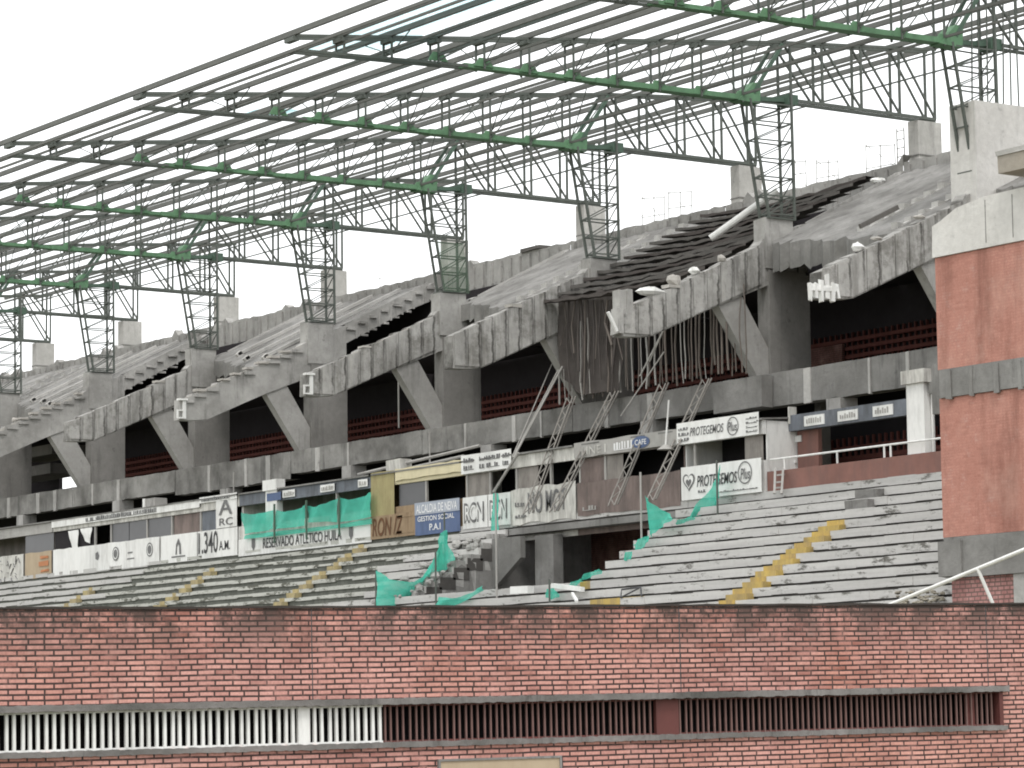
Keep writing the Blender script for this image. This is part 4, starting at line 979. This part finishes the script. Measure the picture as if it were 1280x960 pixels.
# remaining translucent roof sheets
def roofsheet(u0, u1, i0, i1, label):
    ya, za = up_pt(i0); yb, zb = up_pt(i1)
    xa = on_y(u0, 30, (ya + yb) / 2).x; xb = on_y(u1, 30, (ya + yb) / 2).x
    mb = MB(); rows = []; nn = 60
    for q in range(2):
        yy, zz = ((ya, za), (yb, zb))[q]
        rows.append([(xa + (xb - xa) * k / nn, yy, zz + .24 + CZ + .025 * math.sin(k * 1.6)) for k in range(nn + 1)])
    mb.grid(rows); o = mb.build('roof_sheet', M['cyan'], None, smooth=True, recalc=False); tag(o, label, 'roof sheet')
roofsheet(428, 548, 1.4, 3, 'pale blue translucent roof sheet left over at the upper roof edge')
roofsheet(552, 690, 1.4, 3, 'second pale blue roof sheet to the right of the first')
roofsheet(325, 345, 4, 5, 'small scrap of pale blue roof sheet over the middle bays')

# ------------------------------------------------------------------ surviving treads of the upper tier
t = thing('surviving_treads', 'blackened sagging bench treads still hanging between two raked frames', 'treads', (XF(1) - 5, 66, 16 + CZ))
g = random.Random(9)
for i in range(13):
    y = 63.0 + .58 * i; zz = 15.3 + .3 * i
    xa = XF(2) + .35 - (0 if i > 2 else 0); xb = XF(1) - .3 if i < 12 else XF(1) - .3
    m = MB(); rows = [[], [], [], []]; N_ = 24
    for q in range(N_ + 1):
        x = xa + (xb - xa) * q / N_; sag = -.18 * math.sin(math.pi * q / N_) * g.uniform(.8, 1.2); j = g.uniform(-.03, .03)
        zb_ = zz + sag + CZ
        rows[0].append((x, y + .5, zb_ - .02)); rows[1].append((x, y + j, zb_ - .04 + g.uniform(-.03, .03))); rows[2].append((x, y + j, zb_ + .06 + g.uniform(-.02, .02))); rows[3].append((x, y + .42, zb_ + .05))
    m.grid(rows); m.build('tread', M['slat' if i % 3 else 'rust'], t)
# also the next bay keeps two at its head
t2 = thing('surviving_treads', 'short dark run of treads under the parapet left of the tower', 'treads', (XF(0) - 5, 69, 17.5 + CZ))
for i in range(4):
    y = 68.6 + .58 * i; zz = 17.3 + .28 * i; m = MB(); m.box((XF(1) + .3, y, zz + CZ), (XF(1) + 3.8 - .3 * i, y + .5, zz + .18 + CZ), .03); m.build('tread', M['slat'], t2)

# hanging rods and debris curtain in the broken bay
g = random.Random(21)
for i in range(44):
    u = 700 + 235 * (i + g.uniform(-.4, .4)) / 44; Y = 63.6 + g.uniform(-.2, .5)
    p = on_y(u, 440, Y); x = p.x
    top = 14.4 + g.uniform(-.2, .5); bot = 11.7 + (g.uniform(0, .2) if g.random() < .85 else g.uniform(.3, 1.2))
    pts = [(x + g.uniform(-.05, .05), Y + g.uniform(-.05, .05), top + CZ)]
    for k in range(1, 5): pts.append((x + g.uniform(-.015, .015) + .02 * k * g.uniform(-.5, .8), Y + g.uniform(-.03, .03), CZ + top + (bot - top) * k / 4))
    o = MB().tube(pts, g.choice([.018, .025, .04]), 5).build('hanging_rod', M['rope'] if g.random() < .7 else M['galv'])
    tag(o, 'bent steel rod hanging in the broken bay above the floor beam', 'rod', 'rods hanging in the broken bay')
sheet([(698, 372), (722, 366), (748, 362), (774, 358)], [(704, 474), (726, 496), (752, 490), (774, 487)], 63.7, M['rust'], 'debris_curtain', 'ragged brown curtain of collapsed mesh hanging beside the corroded frame', 'debris', None, .11, 40, 10, seed=5)
for i in range(16):
    u = 704 + i * 4.6; Y = 63.4; v1 = g.uniform(430, 495)
    mb = MB(); mb.tube([on_y(u + g.uniform(-2, 2), 375, Y), on_y(u + g.uniform(-4, 4), (375 + v1) / 2, Y), on_y(u + g.uniform(-4, 6), v1, Y)], g.choice([.02, .03, .05]), 5)
    tag(mb.build('hanging_strip', M['rust'] if i % 3 else M['rope']), 'thin rusty strip dangling in front of the debris curtain', 'debris', 'strips on the debris curtain')

# collapsed lattice joists and thin leaning poles
M['joist'] = plain('weathered_joist', (.25, .235, .215), .8, .3, 4)
def joist(p, q, wd, lab, gname='collapsed lattice joists'):
    p = Vector(p); q = Vector(q)
    t = thing('lattice_joist', lab, 'joist', tuple(q), gname); d = (q - p); L = d.length; d.normalize()
    a = Vector((1, 0, 0)) * (wd / 2); 
    for s in (-1, 1):
        m = MB(); m.tube([p + a * s, q + a * s], .028, 5); m.build('chord', M['joist'], t)
    m = MB(); n = int(L / .3)
    for i in range(n): 
        s = 1 if i % 2 else -1; m.tube([p + d * L * i / n + a * s, p + d * L * (i + 1) / n - a * s], .018, 4)
    m.build('lacing', M['joist'], t)
    m = MB(); m.tube([p + Vector((0, .25, .05)), q + Vector((0, .25, .05))], .03, 5); m.build('back_chord', M['joist'], t)
def lean(u0, v0, Y0, u1, v1, Y1, wd, lab): joist(on_y(u0, v0, Y0), on_y(u1, v1, Y1), wd, lab)
lean(712, 497, 63.35, 658, 642, 60.4, .34, 'collapsed lattice joist leaning before the torn banner, second from left')
lean(766, 490, 63.35, 690, 640, 60.4, .3, 'collapsed lattice joist crossing the right end of the torn banner')
lean(828, 480, 63.35, 764, 632, 60.4, .36, 'collapsed lattice joist leaning on the plywood front')
lean(882, 474, 63.35, 812, 626, 60.4, .36, 'rightmost collapsed lattice joist, next to the white sign')
for i, (a_, b2, r) in enumerate((((703, 458, 63.5), (642, 572, 61.7), .035), ((698, 462, 63.5), (618, 616, 61.7), .03), ((836, 400, 63.6), (800, 470, 63.2), .03), ((830, 440, 63.3), (776, 520, 62.6), .025), ((860, 345, 62.6), (812, 452, 63.0), .022), ((648, 566, 61.75), (617, 615, 61.65), .05), ((690, 455, 64), (640, 572, 61.7), .02))):
    o = MB().tube([on_y(*a_), on_y(*b2)], r, 6).build('leaning_pole', M['galv'])
    tag(o, ['grey pole leaning from the debris curtain to the white roof sign', 'long thin pole leaning down to the head of the net strip', 'short bent pole caught among the hanging rods', 'thin pole slanting before the floor beam', 'long thin pole slanting below the second frame tip', 'short thick pole lying across the white roof sign', 'very thin wire like pole left of the first leaning pole'][i], 'pole', 'leaning poles')
# hanging shade lamp
t = thing('hanging_lamp', 'pale hanging cone lamp on a white conduit before the blue oval', 'lamp', tuple(on_y(832, 568, 61.6)))
m = MB(); m.tube([on_y(836, 500, 61.7), on_y(832, 556, 61.6)], .03, 6); m.build('conduit', M['white'], t)
c = on_y(832, 556, 61.6); m = MB(); n = 14
P = [(c.x + .08 * math.cos(k * 2 * math.pi / n), c.y + .08 * math.sin(k * 2 * math.pi / n), c.z) for k in range(n)] + [(c.x + .3 * math.cos(k * 2 * math.pi / n), c.y + .3 * math.sin(k * 2 * math.pi / n), c.z - .16) for k in range(n)]
m.poly(P, [(k, (k + 1) % n, n + (k + 1) % n, n + k) for k in range(n)]); m.build('shade', M['galv'], t)
# thin standing conduits on the gallery beam
for (u, v0, v1, lab) in ((498, 470, 535, 'thin pale conduit standing in the dark gallery bay'), (537, 540, 580, 'thin pale conduit between floor beam and cream fascia'), (292, 590, 620, 'thin pale conduit above the letter column')):
    a1 = on_y(u, v0, 64.25); o = MB().tube([a1, (a1.x, a1.y, on_y(u, v1, 64.25).z)], .035, 6).build('conduit', M['galv']); tag(o, lab, 'conduit', 'pale conduits')
t = thing('roof_duct', 'grey pipes and a small box lying on the press box roofs', 'pipes', tuple(on_y(520, 590, 62.6)))
for (u0, v0, u1, v1) in ((448, 593, 600, 557), (465, 596, 580, 570)):
    m = MB(); m.tube([on_y(u0, v0, 62.7), on_y(u1, v1, 62.7)], .06, 6); m.build('pipe', M['galv'], t)
m = MB(); q = on_y(497, 582, 62.6); m.box((q.x - .5, 62.4, q.z - .2), (q.x + .5, 62.9, q.z + .22), .02); m.build('box', M['dirty_white'], t)
o = thing('roof_tank', 'small grey box with white edge on the roof of the white press box', 'box', tuple(on_y(190, 632, 62.5)))
m = MB(); q = on_y(190, 632, 62.4); m.box((q.x - .5, 62.3, q.z - .2), (q.x + .45, 62.9, q.z + .3), .02); m.build('box', M['conc'], o)
m = MB(); m.box((q.x - .56, 62.24, q.z - .2), (q.x - .4, 62.3, q.z + .32)); m.build('white_edge', M['white'], o)

# white clips at raker tips
for i, (u, v, lab) in enumerate(((383, 477, 'white plastic clip hanging at the tip of the ribbed frame'), (226, 509, 'white plastic clip hanging at the tip of the smooth frame'))):
    n = 3 + i; X = XF(n) + .3; t = thing('white_clip', lab, 'clip', (X, 59.3, 13 + CZ), 'white clips at frame tips')
    m = MB(); m.box((X - .12, 59.1, 13.52 + CZ), (X + .09, 59.5, 13.6 + CZ)); m.build('top_plate', M['white_clean'], t)
    m = MB(); m.box((X - .02, 59.3, 12.85 + CZ), (X + .05, 59.44, 13.52 + CZ)); m.box((X - .02, 59.05, 12.85 + CZ), (X + .05, 59.1, 13.15 + CZ)); m.box((X - .02, 59.1, 13.1 + CZ), (X + .05, 59.3, 13.15 + CZ)); m.box((X - .02, 59.05, 12.8 + CZ), (X + .05, 59.44, 12.85 + CZ)); m.build('hook', M['white_clean'], t)
t = thing('white_rubble', 'bright white broken slab ends at the tip of the first raked frame', 'rubble', (XF(0), 59.2, 12.8 + CZ))
g = random.Random(4)
for i in range(6):
    y = 58.75 + .2 * i; m = MB(); m.box((XF(0) + .2, y, 12.65 + .1 * (i % 2) + CZ), (XF(0) + .34, y + g.uniform(.08, .14), 13.3 + g.uniform(-.2, .25) + CZ), .04); m.build('shard', M['white_clean'], t)
m = MB(); m.box((XF(0) + .18, 58.8, 12.95 + CZ), (XF(0) + .31, 59.85, 13.12 + CZ), .03); m.build('shard', M['white_clean'], t)
# loose slabs and stones on the frames
g = random.Random(33)
for (u, v, n, s, lab) in ((812, 360, 1, .33, 'long pale slab fragment lying on the second frame'), (842, 347, 1, .26, 'pale chunk tilted beside the long slab fragment'), (868, 336, 1, .2, 'small pale chunk high on the second frame'), (902, 322, 1, .16, 'pale stone beside the second pedestal'), (968, 305, 1, .14, 'pale stone at the foot of the second mast'), (1072, 296, 0, .2, 'rounded white block on the first frame ledge'), (1098, 226, 1, .22, 'round white lump stuck on the wall near the tower'), (1096, 306, 0, .14, 'flat white chip on the first frame'), (1150, 275, 0, .14, 'small white chip near the tower top ledge'), (18, 545, 6, .14, 'white chip on the leftmost smooth frame')):
    p = on_x(u, v, XF(n) + .1); p.z = (13.62 + (p.y - 59.2) * .455 if p.y < 66 else 17.05 + (p.y - 66.9) * .5) + .25 * s + CZ; m = MB(); m.rock(p, s, (1.0, 1.7, .5) if g.random() < .6 else (1, 1.1, .8), u); o = m.build('slab_fragment', M['rubble'] if s < .2 or g.random() < .5 else M['white_clean']); tag(o, lab, 'rubble', 'loose fragments on the raked frames')
# broken stub posts at the tip of frame 1
t = thing('broken_stub', 'broken upright concrete stub at the tip of the second frame', 'stub', tuple(on_x(780, 385, XF(1))))
for (u, v0, v1, ww) in ((775, 398, 364, .28), (783, 398, 362, .28), (772, 410, 385, .2)):
    a1 = on_x(u, v0, XF(1) + .1); m = MB(); m.box((XF(1) - .1, a1.y - ww / 2, a1.z - .2), (XF(1) + .3, a1.y + ww / 2, on_x(u, v1, XF(1) + .1).z), .03); m.build('post', M['conc'], t)
o = MB().beam(on_x(760, 390, XF(1) + .3), on_x(771, 414, XF(1) + .3), .09, .09).build('white_splinter', M['white_clean']); tag(o, 'white splinter of pipe dangling from the second frame tip', 'splinter')
# the white pipe
p0 = on_x(888, 298, XF(1) - 2.2); p1 = on_x(972, 238, XF(1) - .6)
t = thing('white_pipe', 'long white pipe leaning across the foot of the second mast', 'pipe', tuple(p0))
m = MB(); m.tube([p0, p1], .12, 10); m.build('pipe_body', M['white_clean'], t)
m = MB(); d = (p1 - p0).normalized(); c = p0 + d * 2.2; m.tube([c, c + d * .12], .135, 10); m.build('pipe_collar', M['galv'], t)
# dark bars on frame 0
o = MB().beam(on_x(1075, 283, XF(0) + .3), on_x(1122, 259, XF(0) + .3), .1, .14).build('dark_slab', M['slat']); tag(o, 'dark loose slab wedged along the first raked frame', 'slab')

# green mesh wraps
for n, lab in ((3, 'green debris mesh wrapped round the fourth mast foot'),):
    X = XF(n) + .42; m = MB(); rows = []
    for k in range(8):
        zz = 17.05 + 1.9 * k / 7; rows.append([(X + random.uniform(-.03, .03), 65.2 - .3 * k / 7 + q * .17, zz + CZ) for q in range(8)])
    m.grid(rows); o = m.build('debris_mesh', M['greenmesh'], None, recalc=False); tag(o, lab, 'mesh', 'green debris mesh on masts')

# ------------------------------------------------------------------ scaffolds on the back parapet
def scaffold(us, v0, v1, lab, hr, diag=True, Y=72.4):
    t = thing('scaffold_frame', lab, 'scaffold', tuple(on_y(us[0], v1, Y)), 'scaffold frames on the back parapet')
    xs2 = []
    for u in us:
        b_ = on_y(u, v1 - .19 * (u - us[0]), Y); tp = on_y(u, v0 - .05 * (u - us[0]), Y); m = MB(); m.tube([(b_.x, Y, 19.45 + CZ), (b_.x, Y, tp.z)], .02, 5); m.build('upright', M['galv'], t); xs2.append((b_.x, tp.z))
    for f in hr:
        m = MB(); m.tube([(x, Y, 19.5 + CZ + f * (zt_ - 19.5 - CZ)) for x, zt_ in xs2], .018, 5); m.build('ledger', M['galv'], t)
    if diag: m = MB(); m.tube([(xs2[0][0], Y, xs2[0][1]), (xs2[-1][0], Y, 19.7 + CZ)], .015, 4); m.build('brace', M['galv'], t)
scaffold((803, 818, 831), 246, 280, 'thin scaffold frame on the parapet right of the third mast', (.4, .95))
scaffold((836, 851, 865), 240, 272, 'taller scaffold frame next to it, closer to the rear pier', (.5, .98))
scaffold((994, 1008), 200, 235, 'small scaffold frame right of the second mast', (.6, .95))
scaffold((1021, 1036, 1048), 200, 228, 'three legged low scaffold frame in the middle of the first bay', (.4, .9))
scaffold((1083, 1101, 1119), 181, 211, 'wide scaffold frame left of the tall ladder', (.3, .95))
t = thing('ladder_tower', 'tall narrow ladder standing on the parapet beside the closest rear pier', 'ladder', tuple(on_y(1126, 205, 72.4)))
q0 = on_y(1122, 205, 72.4); q1 = on_y(1131, 205, 72.4); zt_ = on_y(1126, 160, 72.4).z
for q in (q0, q1): m = MB(); m.tube([(q.x, 72.4, 19.45 + CZ), (q.x, 72.4, zt_)], .025, 5); m.build('ladder_rail', M['galv'], t)
for k in range(5): m = MB(); zz = 19.7 + CZ + k * (zt_ - 19.7 - CZ) / 4.3; m.tube([(q0.x, 72.4, zz), (q1.x, 72.4, zz)], .02, 5); m.build('rung', M['galv'], t)
for (u0, v0, u1, v1, lab) in ((575, 317, 656, 301, 'thin safety line above the parapet left of the third mast'), (465, 350, 540, 332, 'thin safety line above the parapet left of the fourth mast'), (188, 418, 240, 410, 'thin safety line above the parapet near the left'), (775, 275, 815, 266, 'thin safety line beside the scaffold frame')):
    a1, b1 = on_y(u0, v0, 72.2), on_y(u1, v1, 72.2); o = MB().tube([a1, (a1 + b1) / 2 + Vector((0, 0, -.05)), b1], .013, 4).build('safety_line', M['galv']); tag(o, lab, 'line', 'safety lines')
for (u, v0, v1) in ((475, 329, 365), (670, 299, 318)):
    a1 = on_y(u, v1, 72.2); o = MB().tube([(a1.x, 72.2, 19.4 + CZ), (a1.x, 72.2, on_y(u, v0, 72.2).z)], .02, 5).build('line_post', M['galv']); tag(o, 'slim line post on the parapet, ' + ('left of the fourth mast' if u < 500 else 'left of the third mast'), 'post', 'line posts')
a1 = on_y(655, 318, 71.5); b1 = on_y(678, 309, 71.5); o = MB().box((a1.x, 71.3, 19.52 + CZ), (b1.x, 72.3, 19.64 + CZ), .03).build('loose_sheet', M['slat']); tag(o, 'dark loose sheet lying on the back parapet left of the third mast', 'sheet')

# ------------------------------------------------------------------ teal netting and its posts
NT = 'teal net screens of the open press box'
tops = [[(303, 641), (312, 643), (330, 641), (342, 637)], [(343, 637), (356, 640), (370, 637), (382, 631)], [(384, 632), (392, 634), (408, 629), (422, 622)], [(424, 622), (438, 625), (452, 621), (464, 615)]]
bots = [[(304, 668), (315, 666), (330, 664), (342, 661)], [(343, 662), (356, 660), (370, 659), (382, 657)], [(384, 653), (392, 653), (408, 652), (422, 653)], [(424, 653), (438, 651), (452, 649), (464, 646)]]
for i in range(4):
    sheet(tops[i], bots[i], Yb - .3, M['net'], 'shade_net', ['leftmost teal net screen beside the letter column', 'second teal net screen, below the small dark opening', 'third teal net screen with a bunched left corner', 'rightmost teal net screen touching the olive pier'][i], 'net', NT, .05, 14, 8, seed=i)
sheet([(305, 669), (345, 664), (385, 660), (425, 655), (465, 648)], [(305, 674), (345, 670), (385, 665), (425, 660), (465, 655)], Yb - .2, M['net'], 'shade_net', 'long thin lower strip of teal net above the lettered parapet', 'net', None, .03, 30, 3, seed=8)
for i, u in enumerate((343, 383, 424)):
    p = on_y(u, 650, Yb - .36); o = MB().tube([(p.x, p.y, ZB + .3), (p.x, p.y, on_y(u, 630 - .12 * (u - 343), Yb - .36).z)], .05, 6).build('net_post', M['green_dark']); tag(o, ['left', 'middle', 'right'][i] + ' dark post between the teal net screens', 'post', 'posts of the net screens')
def post(u, v1, v0, lab, r=.035, Y=None, mat='steel'):
    b_ = on_terrace(u, v1); o = MB().tube([(b_.x, b_.y, b_.z - .2), (b_.x, b_.y, on_y(u, v0, b_.y).z)], r, 6).build('net_post', M[mat]); tag(o, lab, 'post', 'slim posts around the tunnel mouth'); return b_
pA = post(470, 758, 712, 'slim dark post at the left end of the draped teal net')
pB = post(545, 756, 690, 'slim dark post in the middle of the draped teal net')
pC = post(556, 712, 640, 'tall slim post at the peak of the draped teal net')
pD = post(621, 748, 616, 'tall slim post before the broken tunnel flank', mat='galv')
pE = post(802, 680, 590, 'tall slim post at the right side of the tunnel mouth', mat='galv')
pF = post(897, 640, 575, 'slim post in front of the heart emblem sign')
pG = post(687, 752, 724, 'short post at the tunnel sill with a net scrap')
YA, YBn, YC_ = pA.y, pB.y, pC.y
sheet([(470, 713), (490, 724), (515, 728), (532, 718), (546, 697), (556, 668)], [(474, 757), (490, 757), (503, 755), (515, 742), (532, 730), (552, 722)], lambda s, q: YA + (YC_ - YA) * s - .1, M['net'], 'shade_net', 'large teal net draped between slim posts at the left of the tunnel', 'net', None, .09, 24, 12, seed=11)
sheet([(548, 690), (553, 664), (557, 662), (560, 675)], [(549, 714), (556, 713), (562, 703), (566, 700)], YC_ - .25, M['net'], 'shade_net', 'narrow pointed teal net hanging at the tall left post', 'net', None, .07, 10, 12, seed=12)
sheet([(616, 618), (620, 616), (624, 618)], [(614, 668), (619, 669), (624, 665)], Yb - .55, M['net'], 'shade_net', 'vertical teal net strip covering part of the broadcaster logo', 'net', None, .05, 6, 14, seed=13)
sheet([(803, 619), (810, 624), (825, 636), (842, 648)], [(814, 672), (818, 666), (828, 656), (842, 651)], pE.y + .1, M['net'], 'shade_net', 'triangular teal net at the right shoulder of the tunnel mouth', 'net', None, .08, 12, 12, seed=14)
sheet([(840, 648), (855, 648), (872, 632), (890, 610), (898, 580)], [(846, 656), (860, 654), (876, 644), (892, 636), (900, 622)], Yb - .6, M['net'], 'shade_net', 'twisted teal net swag rising to the slim post at the white sign', 'net', None, .08, 20, 6, seed=15)
sheet([(548, 746), (570, 748), (590, 740), (604, 732)], [(546, 756), (566, 757), (586, 750), (603, 738)], lambda s, q: on_terrace(575, 750).y - .2, M['net'], 'shade_net', 'thin teal net trailing over the rows below the tunnel', 'net', None, .05, 14, 4, seed=16)
def scrap(u, v, s, lab, seed):
    s *= .48
    b_ = on_terrace(u, v); rg = random.Random(seed); m = MB()
    for k in range(3):
        ph = rg.uniform(0, 6); rows = []
        for j in range(7):
            rows.append([(b_.x + s * (i / 6 - .5) * 1.6 + .05 * rg.uniform(-1, 1), b_.y - .12 - .05 * k + .07 * math.sin(i * 2 + ph + j), b_.z + .05 + s * (j / 6 - .5) * .8 + .06 * math.sin(i * 1.7 + ph) + (i / 6 - .5) * s * .6) for i in range(7)])
        m.grid(rows)
    o = m.build('net_scrap', M['net'], None, smooth=True, recalc=False); tag(o, lab, 'net', 'scraps of teal net')
def swag(pt, pb, lab, sd):
    Yv = on_terrace((pb[0][0] + pb[-1][0]) / 2, (pb[0][1] + pb[-1][1]) / 2).y - .14
    sheet(pt, pb, Yv, M['net'], 'net_scrap', lab, 'net', 'scraps of teal net', .05, 16, 6, seed=sd)
swag([(791, 681), (797, 676), (803, 672), (812, 668)], [(793, 690), (799, 689), (804, 683), (812, 676)], 'scrap of teal net on the row end under the right post', 31)
swag([(779, 693), (784, 690), (790, 689)], [(780, 700), (785, 702), (791, 696)], 'crumpled scrap of teal net lower down the row ends', 32)
swag([(728, 720), (736, 715), (743, 714), (750, 711)], [(729, 725), (737, 722), (744, 719), (751, 717)], 'teal scrap near the yellow edge at the tunnel foot', 33)
swag([(683, 737), (690, 735), (697, 739)], [(684, 747), (690, 750), (697, 746)], 'balled teal scrap on the short post at the sill', 34)
swag([(846, 651), (856, 648), (866, 645)], [(847, 656), (857, 653), (867, 649)], 'small teal scrap beneath the twisted swag', 35)
swag([(711, 730), (719, 726), (728, 723)], [(712, 734), (720, 732), (728, 727)], 'small teal scrap beside the fallen white plank', 36)

# litter at the tunnel sill
for (u0, v0, u1, v1, ww, mat, lab) in ((698, 736, 735, 741, .14, 'white_clean', 'fallen white plank at the tunnel sill'), (648, 742, 670, 741, .24, 'white_clean', 'white block on the row under the tunnel'), (722, 746, 728, 756, .08, 'white_clean', 'short white stick leaning below the plank')):
    a1, b1 = on_terrace(u0, v0), on_terrace(u1, v1); a1.y -= .2; b1.y -= .2; a1.z += .1; b1.z += .1; o = MB().beam(a1, b1, ww, ww).build('plank', M[mat]); tag(o, lab, 'plank', 'litter at the tunnel sill')
t = thing('wire_frame', 'small bent black frame lying on the rows right of the tunnel', 'frame', tuple(on_terrace(795, 742)))
m = MB(); P = [on_terrace(781, 747), on_terrace(782, 737), on_terrace(806, 734), on_terrace(807, 745)]
for p in P: p.y -= .15
m.tube(P, .03, 5); m.tube([P[0], P[2]], .025, 5); m.build('frame_bar', M['ink'], t)
# white ramp rail behind the brick wall
t = thing('ramp_rail', 'white sloping handrail rising behind the brick wall at right', 'railing', (-50, 46, 0))
def at_d(u, v, d): return ray(u, v) * d + Vector((0, 0, CZ))
ra, rb = at_d(1105, 759, 70), at_d(1300, 679, 66); m = MB(); m.tube([ra, rb], .045, 8); m.build('rail', M['white_clean'], t)
m = MB(); m.tube([at_d(1222, 711, 67.5), at_d(1250, 775, 67.5)], .04, 8); m.build('strut', M['white_clean'], t)
m = MB(); g = random.Random(77)
for i in range(90):
    p = on_terrace(g.uniform(1125, 1182), g.uniform(738, 760)); m.rock((p.x, p.y - .1, p.z - .02), g.uniform(.03, .09), (1.3, 1, .6), i)
o = m.build('rubble_gravel', plain('rubble_gravel_mix', (.24, .22, .18), .95, .5, 4)); o['kind'] = 'stuff'; o['label'] = 'gravelly rubble at the foot of the terrace beside the end tower'
for o in bpy.data.objects:
    if '_local' in o.keys(): del o['_local']
